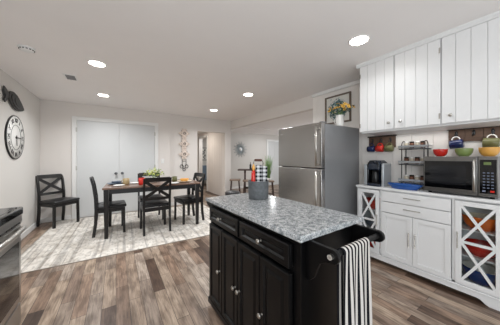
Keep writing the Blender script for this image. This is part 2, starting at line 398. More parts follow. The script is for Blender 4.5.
# adjoining room and hall
b = MB(); b.box(XR+.12, 8, 2.0, 7.42, 2.29, 2.4)
struct(b.build('ceiling_adjoining', 'ceil'))
struct(MB().box(1.7, 4.6, YB2+.12, 9.6, 2.26, 2.285).build('ceiling_hall', 'ceil'))
b = MB(); b.box(3.02, 5.66, 7.3, 7.42, 0, 2.29); b.box(6.55, 8, 7.3, 7.42, 0, 2.29); b.box(5.66, 6.55, 7.3, 7.42, 2.03, 2.29)
struct(b.build('wall_adjoining_back', 'wall'))
struct(MB().box(7.88, 8, 2.1, 7.3, 0, 2.29).build('wall_adjoining_side', 'wall'))
struct(MB().box(XR+.12, 8, 2.0, 2.1, 0, 2.29).build('wall_adjoining_front', 'wall'))
b = MB(); b.box(2.9, 3.02, YB2+.12, 7.4, 0, 2.26); b.box(2.9, 3.02, 7.4, 8.25, 2.06, 2.26); b.box(2.9, 3.02, 8.25, 9.5, 0, 2.26)
yy = 5.9
while yy < 7.3: b.box(2.894, 2.9, yy, yy+.14, 0, 2.26); yy += .15
struct(b.build('wall_hall_right', 'wall_back'))
struct(MB().box(1.6, 1.7, YB2+.12, 9.6, 0, 2.26).build('wall_hall_left', 'wall_back'))
struct(MB().box(1.7, 8, 9.5, 9.6, 0, 2.26).build('wall_hall_end', 'wall'))
struct(MB().box(4.1, 4.2, 7.42, 9.5, 0, 2.26).build('wall_side_room', 'wall'))
b = MB(); b.box(2.875, 2.9, 7.33, 7.41, 0, 2.14, .004); b.box(2.875, 2.9, 8.24, 8.32, 0, 2.14, .004); b.box(2.875, 2.9, 7.41, 8.24, 2.06, 2.14, .004)
struct(b.build('trim_3', 'trim'))
# adjoining door
b = MB(); b.box(5.66, 5.74, 7.275, 7.3, 0, 2.09, .004); b.box(6.47, 6.55, 7.275, 7.3, 0, 2.09, .004); b.box(5.74, 6.47, 7.275, 7.3, 2.01, 2.09, .004)
struct(b.build('trim_4', 'trim'))
d = struct(MB().box(5.75, 6.46, 7.31, 7.35, .01, 2.005).build('door_3', 'closet'))
b = MB(); 
b.box(5.83, 6.07, 7.302, 7.31, .2, .9, .003); b.box(6.14, 6.38, 7.302, 7.31, .2, .9, .003); b.box(5.83, 6.07, 7.302, 7.31, 1.1, 1.85, .003); b.box(6.14, 6.38, 7.302, 7.31, 1.1, 1.85, .003)
b.build('raised_panel', 'closet', d)
# baseboards
def base(name, *bx):
    b = MB()
    for q in bx: b.box(*q, .004)
    return struct(b.build(name, 'trim'))
base('baseboard_left', (XL, XL+.015, Y0, YB, 0, .09))
base('baseboard_back', (XL+.015, -.77, YB-.015, YB, 0, .09), (.89, 1.16, YB-.015, YB, 0, .09), (1.16, OX0, YB2-.015, YB2, 0, .09), (OX1, XR, YB2-.015, YB2, 0, .09))
base('baseboard_adjoining', (3.02, 5.66, 7.285, 7.3, 0, .09))
base('baseboard_right', (XR-.012, XR, 2.34, 2.48, 0, .09), (XR-.012, XR, Y0, .2, 0, .09))
# closet
CX0, CX1, CZ = -.76, .88, 2.125
b = MB(); cw = .075
b.box(CX0, CX0+cw, YB-.02, YB, 0, CZ, .004); b.box(CX1-cw, CX1, YB-.02, YB, 0, CZ, .004); b.box(CX0+cw, CX1-cw, YB-.02, YB, CZ-cw, CZ, .004)
struct(b.build('trim_1', 'trim'))
mid = (CX0+CX1)/2
for i, (a, c, kx, hx) in enumerate(((CX0+cw+.004, mid-.002, mid-.06, CX0+cw), (mid+.002, CX1-cw-.004, mid+.06, CX1-cw))):
    d = struct(MB().box(a, c, YB-.012, YB-.001, .012, CZ-cw-.004, .002).build('door_%d' % (i+1), 'closet'))
    k = MB().lathe([(0, .0), (.026, .0), (.026, .006), (.011, .01), (.011, .03), (.026, .036), (.030, .048), (.022, .06), (0, .063)], (kx, YB-.012, .915), 20, (0, -1, 0)).build('door_knob', 'galv', d)
    for z in (.25, 1.05, 1.85):
        MB().box(hx-.012, hx+.012, YB-.026, YB-.0115, z-.045, z+.045, .002).build('hinge', 'nickel', d)
# light switch
s = thing('light_switch', (.985, YB, 1.18), 'white light switch plate on the back wall right of the closet', 'light switch')
MB().box(-.036, .036, -.006, 0, -.058, .058, .002).build('plate', 'trim', s)
MB().box(-.016, .016, -.01, -.006, -.032, .032, .001).build('rocker', 'white', s)

# ceiling fixtures
LB = ['recessed ceiling light nearer the kitchen, above and left of the dining table',
      'recessed ceiling light above the left end of the dining table near the closet',
      'recessed ceiling light near the hallway opening in the far right corner',
      'recessed ceiling light between the dining table and the tall refrigerator',
      'recessed ceiling light nearest the white upper cabinets']
proto = None
for (x, y), lb in zip(LIGHTS[:5], LB):
    if proto is None:
        t = thing('ceiling_light', (x, y, CH), lb, 'ceiling light', 0, 'recessed ceiling lights'); proto = t
        MB().lathe([(.080, -.001), (.094, -.001), (.094, -.004), (.088, -.008), (.080, -.006)], (0, 0, 0), 32, closed=True).build('trim_ring', 'trim', t)
        MB().lathe([(0, -.007), (.076, -.007), (.079, -.005), (.079, -.001), (0, -.001)], (0, 0, 0), 32).build('lens', 'lens', t)
    else: dup(proto, (x, y, CH), 0, lb)
t = thing('smoke_detector', (-.77, 3.03, CH), 'round white smoke detector on the ceiling at upper left', 'smoke detector')
MB().lathe([(0, -.034), (.04, -.034), (.052, -.028), (.06, -.012), (.068, -.008), (.068, 0), (0, 0)], (0, 0, 0), 32).build('cover', 'trim', t)
b = MB(); 
for k in range(14):
    a = 2*PI*k/14; b.obox((.055*math.cos(a), .055*math.sin(a), -.021), (-math.sin(a), math.cos(a), 0), (0, 0, 1), (math.cos(a), math.sin(a), 0), .007, .004, .004)
b.build('vent_slots', 'darksteel', t)
t = thing('ceiling_vent', (-.53, 3.78, CH), 'small rectangular ceiling vent with grey louvres', 'vent')
b = MB(); b.box(-.07, .07, -.11, -.09, -.008, 0); b.box(-.07, .07, .09, .11, -.008, 0); b.box(-.07, -.05, -.09, .09, -.008, 0); b.box(.05, .07, -.09, .09, -.008, 0)
b.build('frame', 'trim', t, bev=.002)
b = MB()
for k in range(8): b.obox((0, -.08+k*.023, -.008), (1, 0, 0), (0, 1, -.8), (0, .8, 1), .05, .009, .001)
b.box(-.05, .05, -.09, .09, -.001, 0)
b.build('louvres', 'fridgeside', t)

# ============================================================ RUG
t = thing('area_rug', (.46, 4.33, 0), 'large distressed cream and grey patterned rug under the dining table', 'rug', -.035)
MB().box(-1.47, 1.47, -1.13, 1.13, 0, .008, .003).build('pile', 'rug', t)
b = MB()
for sx, sy, ex, ey in ((-1.47, -1.14, 1.47, -1.13), (-1.47, 1.13, 1.47, 1.14), (-1.48, -1.14, -1.47, 1.14), (1.47, -1.14, 1.48, 1.14)): b.box(sx, ex, sy, ey, 0, .0075)
b.build('binding', 'rugedge', t)
RZ = .0082

# ============================================================ DINING
def make_chair(loc, rz, label):
    t = thing('dining_chair', loc, label, 'chair', rz, 'black dining chairs with x shaped backs')
    W = .2
    for s in (-1, 1):
        b = MB(); b.bar((s*W, .2, 0), (s*W*.98, .195, .425), .036, .036, (0, 1, 0)); b.build('front_leg', 'chairwood', t, bev=.003)
        b = MB()
        P = [(-.215, 0), (-.188, .2), (-.18, .42), (-.188, .6), (-.215, .8), (-.245, .925)]
        wth = [.042, .044, .046, .042, .036, .030]
        poly = [(p[0]-wv/2, p[1]) for p, wv in zip(P, wth)] + [(p[0]+wv/2, p[1]) for p, wv in list(zip(P, wth))[::-1]]
        b.prism(poly, (s*W-.016, 0, 0), (0, 1, 0), (0, 0, 1), (1, 0, 0), .032)
        b.build('rear_leg', 'chairwood', t, bev=.003)
    b = MB(); b.box(-.185, .185, .187, .207, .37, .43); b.box(-.185, .185, -.19, -.17, .37, .43)
    b.box(-.21, -.19, -.16, .18, .37, .43); b.box(.19, .21, -.16, .18, .37, .43); b.build('seat_frame', 'chairwood', t)
    b = MB(); b.box(-.215, .215, -.165, .235, .43, .475, .018); b.ell((0, .035, .468), (.19, .18, .02), 20); b.build('seat', 'leather', t)
    # curved top rail and lower rail
    def rail(name, z0, z1, y0, y1):
        b = MB(); n = 8
        A, B = [], []
        for i in range(n+1):
            x = -.19+.38*i/n; bow = -.02*(1-(2*i/n-1)**2)
            A.append((x, bow-.010)); B.append((x, bow+.010))
        lo = [Vector((x, y+y0, z0)) for x, y in A+B[::-1]]; hi = [Vector((x, y+y1, z1)) for x, y in A+B[::-1]]
        b.prism_pts(hi, lo); return b.build(name, 'chairwood', t)
    rail('top_rail', .862, .935, -.229, -.246)
    rail('lower_rail', .555, .60, -.183, -.187)
    b = MB()
    for s in (-1, 1):
        b.bar((s*-.185, -.197, .60), (s*.185, -.236, .868), .048, .016+.001*s, (0, 1, .14))
    b.build('cross_brace', 'chairwood', t)
    return t
c0 = make_chair((-.905, 5.235, .0), math.radians(180+42), 'black dining chair standing alone in the corner by the closet')
def chair(x, y, deg, lb): return dup(c0, (x, y, RZ), math.radians(deg), lb)
# corner chair stands half on the rug: lift it by the rug's thickness
c0.location.z = RZ
chair(-.09, 4.265, -88, 'black dining chair at the left end of the table, side on')
chair(.575, 3.91, 1, 'black dining chair on the near side, back turned to the viewer')
chair(.60, 4.66, 181, 'black dining chair on the far side of the table, mostly hidden')
chair(1.235, 4.15, 99, 'black dining chair at the right end of the table')

TH = .80
t = thing('dining_table', (.60, 4.18, RZ), 'black rectangular dining table with a brown wooden top', 'table', math.radians(-3))
MB().box(-.76, .76, -.38, .38, TH-.028-RZ, TH-RZ, .004).build('tabletop', 'tabletop', t)
b = MB()
b.box(-.66, .66, -.36, -.34, .69, .763); b.box(-.66, .66, .34, .36, .69, .763); b.box(-.74, -.72, -.29, .29, .69, .763); b.box(.72, .74, -.29, .29, .69, .763)
b.build('apron', 'chairwood', t)
for sx in (-1, 1):
    for sy in (-1, 1):
        x, y = sx*.71, sy*.33
        b = MB(); b.prism_pts([Vector((x+a*.034, y+c*.034, .763)) for a, c in ((-1, -1), (1, -1), (1, 1), (-1, 1))], [Vector((x+a*.024, y+c*.024, 0)) for a, c in ((-1, -1), (1, -1), (1, 1), (-1, 1))])
        b.build('leg', 'chairwood', t, bev=.003)
def table_pt(u, v):  # local table coords to world
    a = math.radians(-3); return (.60+u*math.cos(a)-v*math.sin(a), 4.18+u*math.sin(a)+v*math.cos(a), TH+.0003)

def plate_prof(r, h=.018): return [(0, .0), (r*.55, 0), (r*.6, .002), (r, h), (r-.004, h+.003), (r*.58, .007), (0, .006)]
def bowl_prof(r, h, t=.005, foot=.56):
    P = [(0, 0), (r*foot, 0), (r*foot, .006)]
    n = 9
    for i in range(1, n+1):
        a = i/n; P.append((r*(foot+(1-foot)*math.sin(a*PI/2)**.8), .006+(h-.006)*a**1.35))
    P.append((r-t*.4, h+.002))
    for i in range(n, 0, -1):
        a = i/n; P.append((r*(foot+(1-foot)*math.sin(a*PI/2)**.8)-t, .006+t+(h-.006-t)*a**1.35))
    P.append((0, .006+t)); return P
def mug_parts(t, m, r=.042, h=.09, hm=None, inner='white'):
    b = MB(); b.lathe([(0, 0), (r*.85, 0), (r, .01), (r, h), (r-.003, h+.001), (r-.005, h-.002), (r-.006, .012), (0, .008)], (0, 0, 0), 24); b.build('body', m, t)
    pts = [(r-.003+.032*math.sin(a), 0, h*.5+h*.3*math.cos(a)) for a in [PI*k/10 for k in range(11)]]
    MB().tube(pts, .005, 8).build('handle', hm or m, t)
def simple(name, bld, m, loc, label, cat, rz=0, group=None):
    o = bld.build(name, m, None, loc); o.rotation_euler = (0, 0, rz); return tag(o, label, cat, group)

# things on the dining table
simple('dinner_plate', MB().lathe(plate_prof(.14, .02), (0, 0, 0), 36), 'slate', table_pt(-.60, .12), 'slate blue dinner plate at the left end of the dining table', 'plate')
x, y, z = table_pt(-.60, .12)
simple('soup_bowl', MB().lathe(bowl_prof(.075, .04), (0, 0, 0), 28), 'slate', (x, y, z+.0075), 'slate blue bowl standing on the slate blue dinner plate', 'bowl')
simple('saucer', MB().lathe(plate_prof(.085, .012), (0, 0, 0), 28), 'white', table_pt(-.55, -.17), 'small white saucer on the near left of the dining table', 'saucer')
simple('side_plate', MB().lathe(plate_prof(.10, .012), (0, 0, 0), 28), 'white', table_pt(-.30, .08), 'white side plate between the tan mug and the red mug', 'plate')
t = thing('mug', table_pt(-.45, -.03), 'tan mug beside the slate blue plate on the dining table', 'mug', 2.6); mug_parts(t, 'tan', .05, .105)
t = thing('mug', table_pt(-.215, -.20), 'red mug on the dining table left of the plant', 'mug', .5); mug_parts(t, 'red', .052, .115)
t = thing('mug', table_pt(.36, .0), 'green mug on the dining table right of the plant', 'mug', 2.3); mug_parts(t, 'olive', .046, .10)
simple('dinner_plate', MB().lathe(plate_prof(.14, .02), (0, 0, 0), 36), 'cream', table_pt(.52, -.12), 'cream dinner plate at the right end of the dining table', 'plate')
x, y, z = table_pt(.52, -.12)
simple('bowl', MB().lathe(bowl_prof(.085, .05), (0, 0, 0), 28), 'yellow', (x, y, z+.0075), 'orange-yellow bowl on the cream plate at the table right end', 'bowl')
simple('side_plate', MB().lathe(plate_prof(.09, .012), (0, 0, 0), 28), 'white', table_pt(.30, -.29), 'white side plate near the table edge in front of the green mug', 'plate')
simple('side_plate', MB().lathe(plate_prof(.10, .012), (0, 0, 0), 28), 'slate', table_pt(.56, .17), 'slate side plate at the far right corner of the dining table', 'plate')
t = thing('potted_plant', table_pt(-.02, .02), 'leafy yellow-green plant in a white pot on the dining table', 'plant')
MB().lathe([(0, 0), (.05, 0), (.062, .03), (.066, .10), (.06, .10), (.055, .035), (0, .03)], (0, 0, 0), 24).build('pot', 'white', t)
b = MB(); b.use('leafy'); b.use('leaf')
for k in range(120):
    a = random.uniform(0, 2*PI); e = random.uniform(.1, 1.45); r = random.uniform(.06, .155)
    c = Vector((math.cos(a)*math.cos(e)*r*1.25, math.sin(a)*math.cos(e)*r*1.25, .12+math.sin(e)*r*1.05))
    dd = Vector((math.cos(a+random.uniform(-1, 1)), math.sin(a+random.uniform(-1, 1)), random.uniform(-.4, .8))).normalized()*random.uniform(.03, .05)
    b.use('leafy' if random.random() < .7 else 'leaf'); b.leaf(c, c+dd, .022, (random.uniform(-1, 1), random.uniform(-1, 1), 1))
b.build('foliage', 'leafy', t)
b = MB()
for k in range(14):
    a = random.uniform(0, 2*PI); r = random.uniform(.03, .12); b.tube([(0, 0, .05), (math.cos(a)*r*.5, math.sin(a)*r*.5, .11), (math.cos(a)*r, math.sin(a)*r, .12+random.uniform(0, .1))], .0022, 6)
b.build('stem', 'leaf', t)

# ============================================================ LEFT WALL ITEMS
t = thing('wall_clock', (XL, 4.34, 1.56), 'large round white wall clock with black Roman numerals', 'clock')
b = MB(); b.lathe([(.306, 0), (.315, 0), (.315, .019), (.311, .021), (.306, .020)], (0, 0, 0), 56, (1, 0, 0), closed=True); b.build('rim', 'plastic', t)
b = MB(); b.lathe([(0, .002), (.303, .002), (.303, .018), (0, .018)], (0, 0, 0), 56, (1, 0, 0)); b.build('face', 'white', t)
b = MB(); b.lathe([(.175, .018), (.180, .018), (.180, .021), (.175, .021)], (0, 0, 0), 48, (1, 0, 0), closed=True)
for i, rn in enumerate(['XII', 'I', 'II', 'III', 'IIII', 'V', 'VI', 'VII', 'VIII', 'IX', 'X', 'XI']):
    a = 2*PI*i/12   # clockwise as seen from inside the room (looking toward -X, right is +Y)
    up = Vector((0, math.sin(a), math.cos(a))); rt = Vector((0, math.cos(a), -math.sin(a)))
    text_mb(b, rn, .085, Vector((.020, 0, 0))+up*.242, rt, up, (1, 0, 0), .002)
b.build('numerals', 'plastic', t)
for ang, ln, wd in ((PI/2+.04, .17, .012), (PI*.97, .12, .016)):
    up = Vector((0, math.sin(ang), math.cos(ang)))
    MB().bar(Vector((.026, 0, 0))-up*.03, Vector((.026, 0, 0))+up*ln, wd, .003, (1, 0, 0)).build('clock_hand', 'plastic', t)
MB().lathe([(0, .018), (.015, .018), (.015, .03), (0, .03)], (0, 0, 0), 20, (1, 0, 0)).build('hub', 'plastic', t)

t = thing('fish_ornament', (XL, 4.28, 2.08), 'dark grey metal fish hanging on the left wall above the clock', 'wall ornament')
def fish_poly(n=24):
    up, lo = [], []
    for i in range(n+1):
        u = i/n; x = -.2+u*.54
        h = .105*(math.sin(PI*min(1, u)**.75))**.8+.012*(1-u)
        cz = .03-.10*u
        up.append((x, cz+h)); lo.append((x, cz-h))
    return up+lo[::-1]
P = fish_poly()
b = MB(); n = len(P)//2
for sc_, t0, t1 in ((1, .012, .03), (.8, .03, .04), (.5, .04, .046)):
    cx, cz = .08, -.02
    b.prism([((p[0]-cx)*sc_+cx, (p[1]-cz)*sc_+cz) for p in P], (t0, 0, 0), (0, 1, 0), (0, 0, 1), (1, 0, 0), t1-t0)
b.build('body', 'fish', t, bev=.004)
b = MB(); b.prism([(-.18, .045), (-.27, .10), (-.33, .12), (-.34, .05), (-.29, .0), (-.33, -.06), (-.30, -.09), (-.24, -.04), (-.18, .01)], (.012, 0, 0), (0, 1, 0), (0, 0, 1), (1, 0, 0), .014)
b.build('tail', 'fish', t, bev=.003)
b = MB(); b.prism([(-.02, .09), (.08, .10), (.16, .07), (.12, .05), (.0, .06)], (.012, 0, 0), (0, 1, 0), (0, 0, 1), (1, 0, 0), .012)
b.build('fin', 'fish', t)
b = MB(); b.cyl((0, .05, .0), (.014, .05, 0), .01, 12); b.build('wall_mount', 'fish', t)

# carved decor on the back wall
t = thing('carved_wall_decor', (1.545, YB2, 1.42), 'tall whitewashed carved wood wall decor with iron hooks, three rosettes', 'wall decor')
b = MB(); b.box(-.04, .04, -.02, 0, -.17, .60, .004); b.build('spine', 'lightwood', t)
for k, z in enumerate((.50, .22, -.06)):
    b = MB()
    b.prism([(-.145, 0), (-.06, .05), (-.05, .115), (0, .09), (.05, .115), (.06, .05), (.145, 0), (.06, -.05), (.05, -.115), (0, -.09), (-.05, -.115), (-.06, -.05)], (0, -.02, z), (1.08, 0, 0), (0, 0, 1.2), (0, -1, 0), .016)
    for q in range(8):
        a = 2*PI*q/8; b.ell((.055*math.cos(a), -.04, z+.055*math.sin(a)), (.032, .01, .034), 10)
    b.build('rosette', 'lightwood', t)
    b = MB(); b.lathe([(.026, 0), (.034, 0), (.034, .008), (.026, .008)], (0, -.048, z), 20, (0, -1, 0), closed=True)
    for q in range(4):
        a = 2*PI*q/4+PI/4; b.obox((.085*math.cos(a), -.038, z+.085*math.sin(a)), (math.cos(a), 0, math.sin(a)), (0, 1, 0), (-math.sin(a), 0, math.cos(a)), .02, .003, .006)
    b.build('iron_scroll', 'iron', t)
b = MB()
for s in (-1, 1):
    b.tube([(s*.05, -.02, -.14), (s*.05, -.02, -.36)], .006, 8)
    b.tube([(s*.065+.042*math.cos(a), -.02, -.39+.045*math.sin(a)) for a in [2*PI*k/18 for k in range(18)]], .007, 8, closed=True)
b.tube([(-.05, -.02, -.25), (.05, -.02, -.25)], .005, 8); b.tube([(.035*math.cos(a), -.02, -.475+.035*math.sin(a)) for a in [2*PI*k/18 for k in range(18)]], .007, 8, closed=True)
b.tube([(-.05, -.018, -.14), (.05, -.018, -.14)], .006, 8); b.cyl((0, 0, -.14), (0, -.02, -.14), .006, 8)
b.tube([(-.05, -.02, -.36), (0, -.02, -.45), (.05, -.02, -.36)], .005, 8)
b.build('hook_rack', 'iron', t)

# ============================================================ RANGE (left foreground)
t = thing('kitchen_range', (-.583, 1.35, 0), 'stainless steel kitchen range with black cooktop at the left edge', 'range')
RY = .76   # local: front face at x=0, back to x=-.62; y 0..RY
MB().box(-.61, -.015, .005, RY-.005, .09, .88).build('body', 'steelh', t, bev=.004)
MB().box(-.60, -.04, .02, RY-.02, 0, .09).build('kickplate', 'plastic', t)
b = MB(); b.box(-.61, .03, 0, RY, .868, .922, .008); b.build('cooktop', 'glassblack', t)
b = MB(); b.box(-.60, .005, .02, RY-.02, .920, .924, .002)
for cx_, cy_, r_ in ((-.17, .2, .1), (-.17, .56, .08), (-.45, .2, .08), (-.45, .56, .1)): b.lathe([(r_-.004, .924), (r_, .924), (r_, .9246), (r_-.004, .9246)], (cx_, cy_, 0), 32, closed=True)
b.build('burner_glass', 'water', t)
b = MB(); b.prism([(-.015, .868), (.022, .868), (.026, .83), (.02, .80), (-.015, .80)], (0, .005, 0), (1, 0, 0), (0, 0, 1), (0, 1, 0), RY-.01); b.build('control_panel', 'steelh', t, bev=.003)
b = MB()
for k in range(9): b.box(.016, .0275, .05+.075*k, .05+.075*k+.06, .812, .824)
b.build('vent_slots', 'plastic', t)
d = MB().box(-.015, .02, .008, RY-.008, .26, .795, .005).build('oven_door', 'steelh', t)
MB().box(.02, .024, .05, RY-.05, .31, .69, .001).build('oven_window', 'glassblack', d)
hp = [(.02, RY-.022, .755), (.038, RY-.03, .775), (.052, RY-.10, .785), (.064, RY*.7, .79), (.068, RY/2, .79), (.064, RY*.3, .79), (.052, .10, .785), (.038, .03, .775), (.02, .022, .755)]
b = MB(); b.tube(hp, .016, 14); b.build('door_handle', 'nickel', d)
dr = MB().box(-.015, .02, .008, RY-.008, .10, .25, .005).build('storage_drawer', 'steelh', t)
b = MB(); b.box(-.63, -.56, 0, RY, .921, 1.04, .006); b.box(-.56, -.555, .06, RY-.06, .94, 1.02); b.build('back_guard', 'steelh', t)

# ============================================================ KITCHEN ISLAND
IA = .0239
t = thing('kitchen_island', (.68, .632, 0), 'black kitchen island with raised panel doors and speckled granite top', 'kitchen island', IA)
IW, ID = .542, 1.08
MB().box(0, IW, 0, ID, .892, .92, .003).build('countertop', 'granite', t)
bx0, bx1, by0, by1 = .03, IW-.02, .025, 1.035
MB().box(bx0+.012, bx1, by0, by1, .07, .892).build('body', 'black', t, bev=.002)
b = MB()
for ya, yb_ in ((by0, by0+.045), (by1-.035, by1)): b.box(bx0, bx0+.02, ya, yb_, .07, .892)
b.box(bx0, bx0+.02, by0+.045, by1-.035, .862, .892); b.box(bx0+.002, bx0+.018, by0+.045, by1-.035, .72, .742); b.box(bx0, bx0+.018, .523, .537, .742, .862)
b.build('face_frame', 'black', t, bev=.002)
b = MB(); b.box(bx0-.022, bx1+.01, by0-.012, by1+.012, .03, .075, .006); b.box(bx0-.012, bx1+.004, by0-.006, by1+.006, .075, .09, .004); b.build('plinth', 'black', t)
for fx, fy in ((bx0+.03, by0+.03), (bx1-.04, by0+.03), (bx0+.03, by1-.03), (bx1-.04, by1-.03)):
    MB().lathe([(0, 0), (.022, 0), (.034, .012), (.034, .022), (.024, .03), (0, .03)], (fx, fy, 0), 18).build('foot', 'black', t)
def raised(name, ya, yb_, za, zb, knob=None, parent=t, fx=bx0):
    b = MB(); b.box(fx-.018, fx, ya, yb_, za, zb, .003)
    r = .034
    # inner frame lip and raised field
    o = fx-.018
    def ring(a0, a1, d0, d1):
        pts0 = [Vector((o-d0, ya+a0, za+a0)), Vector((o-d0, yb_-a0, za+a0)), Vector((o-d0, yb_-a0, zb-a0)), Vector((o-d0, ya+a0, zb-a0))]
        pts1 = [Vector((o-d1, ya+a1, za+a1)), Vector((o-d1, yb_-a1, za+a1)), Vector((o-d1, yb_-a1, zb-a1)), Vector((o-d1, ya+a1, zb-a1))]
        A = [b.bm.verts.new(p) for p in pts0]; B = [b.bm.verts.new(p) for p in pts1]
        for i in range(4): b.bm.faces.new([A[i], A[(i+1) % 4], B[(i+1) % 4], B[i]])
    ring(.0, .0, 0, .009); ring(.0, .004, .009, .012); ring(.004, r-.004, .012, .012); ring(r-.004, r+.004, .012, .001); ring(r+.004, r+.010, .001, .001); ring(r+.010, r+.026, .001, .009)
    k = r+.026
    vs = [b.bm.verts.new((o-.009, yy_, zz_)) for yy_, zz_ in ((ya+k, za+k), (yb_-k, za+k), (yb_-k, zb-k), (ya+k, zb-k))]; b.bm.faces.new(vs)
    d = b.build(name, 'black', parent)
    if knob:
        MB().lathe([(0, 0), (.009, 0), (.0055, .004), (.005, .014), (.012, .019), (.0145, .024), (.011, .029), (0, .031)], (o-.010, knob[0], knob[1]), 18, (-1, 0, 0)).build('knob', 'nickel', d)
    return d
raised('drawer', .540, .995, .745, .858, (.785, .805)); raised('drawer', .075, .518, .745, .858, (.29, .808))
DZ0, DZ1 = .095, .718
raised('door', .772, .998, DZ0, DZ1, (.80, .405)); raised('door', .545, .765, DZ0, DZ1, (.568, .405))
raised('door', .305, .538, DZ0, DZ1, (.515, .405)); raised('door', .073, .299, DZ0, DZ1, (.278, .405))
# towel bar brackets on near end
def bracket(name, x, sy, y):
    b = MB(); P = [(0, 0), (-.12, 0)]
    P += [(-.138-.03*math.sin(a), -.03+.03*math.cos(a)) for a in [PI*k/8 for k in range(0, 9)]]
    P += [(-.11, -.065), (-.075, -.085), (-.06, -.12), (-.045, -.16), (-.02, -.185), (0, -.185)]
    b.prism([(p[0]*sy, p[1]) for p in P], (x, y, .890), (0, 1, 0), (0, 0, 1), (1, 0, 0), .02)
    return b.build(name, 'black', t, bev=.003)
bracket('bracket', .06, 1, by0); bracket('bracket', .455, 1, by0)
bracket('bracket', .06, -1, by1-0); bracket('bracket', .455, -1, by1-0)
BY, BZ = by0-.136, .862
rod = MB().cyl((.08, BY, BZ), (.455, BY, BZ), .013, 20).build('towel_bar', 'black', t)
for a_, b_ in ((.06, .045), (.475, .49)): MB().cyl((a_, BY, BZ), (b_, BY, BZ), .011, 16).build('bar_screw', 'nickel' if a_ < .1 else 'black', t)
MB().cyl((.08, by1+.136, BZ), (.455, by1+.136, BZ), .013, 16).build('towel_bar', 'black', t)

# striped towel
def towel():
    me = bpy.data.meshes.new('hand_towel'); bm = bmesh.new(); uvl = bm.loops.layers.uv.new('UVMap')
    x0, x1 = .125, .34; nu, path = 44, []
    zb_f, zb_b = .10, .22
    # profile across the bar: hangs down front (near, -y) and back (+y)
    for i in range(26): path.append((-1, zb_f+(BZ-zb_f)*i/25))
    for i in range(1, 8): path.append((math.pi*i/8, None))
    for i in range(22): path.append((1, BZ-(BZ-zb_b)*i/21))
    R0 = .016; grid = []
    for j, pt in enumerate(path):
        row = []
        for i in range(nu+1):
            u = i/nu
            if pt[1] is None: yy_ = BY-R0*math.cos(pt[0]); zz = BZ+R0*math.sin(pt[0]); dn = 0; sgn = 0
            else: zz = pt[1]; yy_ = BY+pt[0]*R0; dn = BZ-zz; sgn = pt[0]
            fold = .007*min(1, dn*3)*math.sin(u*PI*5+ .6*math.sin(dn*4)) + .003*min(1, dn*5)*math.sin(u*17+dn*3)
            spread = 1+.05*dn if sgn <= 0 else 1-.15*dn
            xx = x0+(x1-x0)*(.5+(u-.5)*spread)+.01*math.sin(dn*5)*dn
            yy2 = yy_+ (fold-.012*dn if sgn < 0 else fold*.5+.02*0)
            if sgn < 0: yy2 = min(yy2, BY-R0+.006)
            if sgn > 0: yy2 = max(yy2, BY+R0-.0)
            row.append(bm.verts.new((xx, yy2, zz)))
        grid.append(row)
    for j in range(len(grid)-1):
        for i in range(nu):
            f = bm.faces.new([grid[j][i], grid[j][i+1], grid[j+1][i+1], grid[j+1][i]]); f.smooth = True
            for lp, (a, c) in zip(f.loops, ((i, j), (i+1, j), (i+1, j+1), (i, j+1))): lp[uvl].uv = (a/nu, c/len(grid))
    bm.to_mesh(me); bm.free(); me.materials.append(M['towel'])
    o = bpy.data.objects.new('hand_towel', me); COL.objects.link(o)
    o.location = (.68, .632, 0); o.rotation_euler = (0, 0, IA)
    s = o.modifiers.new('thickness', 'SOLIDIFY'); s.thickness = .003; s.offset = 0
    return tag(o, 'black and white striped towel hanging over the island towel bar', 'towel')
towel()

# crock with utensils
t = thing('galvanised_crock', (1.024, 1.435, .9203), 'round dark grey metal crock with wooden grip handle on island', 'crock')
b = MB(); r = .086; b.lathe([(0, 0), (r*.93, 0), (r*.97, .01), (r*1.0, .06), (r*1.02, .138), (r*1.05, .146), (r*1.05, .152), (r*.99, .152), (r*.96, .14), (r*.93, .012), (0, .008)], (0, 0, 0), 36); b.build('pot', 'galv', t)
b = MB(); 
hx = Vector((.84, -.55, 0)); off = Vector((.55, .84, 0))*.03
pts = [hx*-.035+off+Vector((0, 0, .02)), hx*-.036+off+Vector((0, 0, .25)), hx*-.042+off+Vector((0, 0, .30)), hx*-.034+off+Vector((0, 0, .325)), hx*.034+off+Vector((0, 0, .325)), hx*.042+off+Vector((0, 0, .30)), hx*.036+off+Vector((0, 0, .25)), hx*.035+off+Vector((0, 0, .02))]
b.tube(pts, .0028, 8); b.build('wire_handle', 'iron', t)
b = MB(); b.tube([hx*-.032+off+Vector((0, 0, .325)), hx*-.026+off+Vector((0, 0, .326)), hx*.026+off+Vector((0, 0, .326)), hx*.032+off+Vector((0, 0, .325))], [.009, .011, .011, .009], 14); b.build('grip', 'handlewood', t)
def pad(name, c, ang, hgt, w_, label):
    b = MB(); b.T = Matrix.Rotation(ang, 4, 'Z')
    b.box(-w_/2, w_/2, -.008, .008, 0, hgt, .007)
    o = b.build(name, 'plaid', None, (c[0], c[1], .934)); return tag(o, label, 'oven mitt')
CX, CY = 1.024, 1.435
pad('oven_mitt', (CX-.002, CY-.010, 0), -.6, .272, .056, 'black and white plaid oven mitt at the centre of the crock')
pad('oven_mitt', (CX+.042, CY-.036, 0), -.6, .262, .042, 'black and white plaid oven mitt on the right side of the crock')
def utensil(name, c, m1, m2, h, r_, label, cat):
    t = thing(name, (c[0], c[1], .934), label, cat)
    MB().lathe([(0, 0), (r_*.8, 0), (r_, h*.3), (r_*1.1, h*.6), (r_*.9, h*.82), (0, h*.83)], (0, 0, 0), 16).build('handle', m1, t)
    MB().lathe([(0, 0), (r_*.5, 0), (r_*.95, h*.06), (r_*.8, h*.13), (r_*.3, h*.19), (0, h*.2)], (0, 0, h*.82), 16).build('head', m2, t)
utensil('pepper_mill', (CX-.043, CY+.010), 'red', 'yellow', .275, .014, 'red pepper mill with tan top in the grey crock', 'pepper mill')
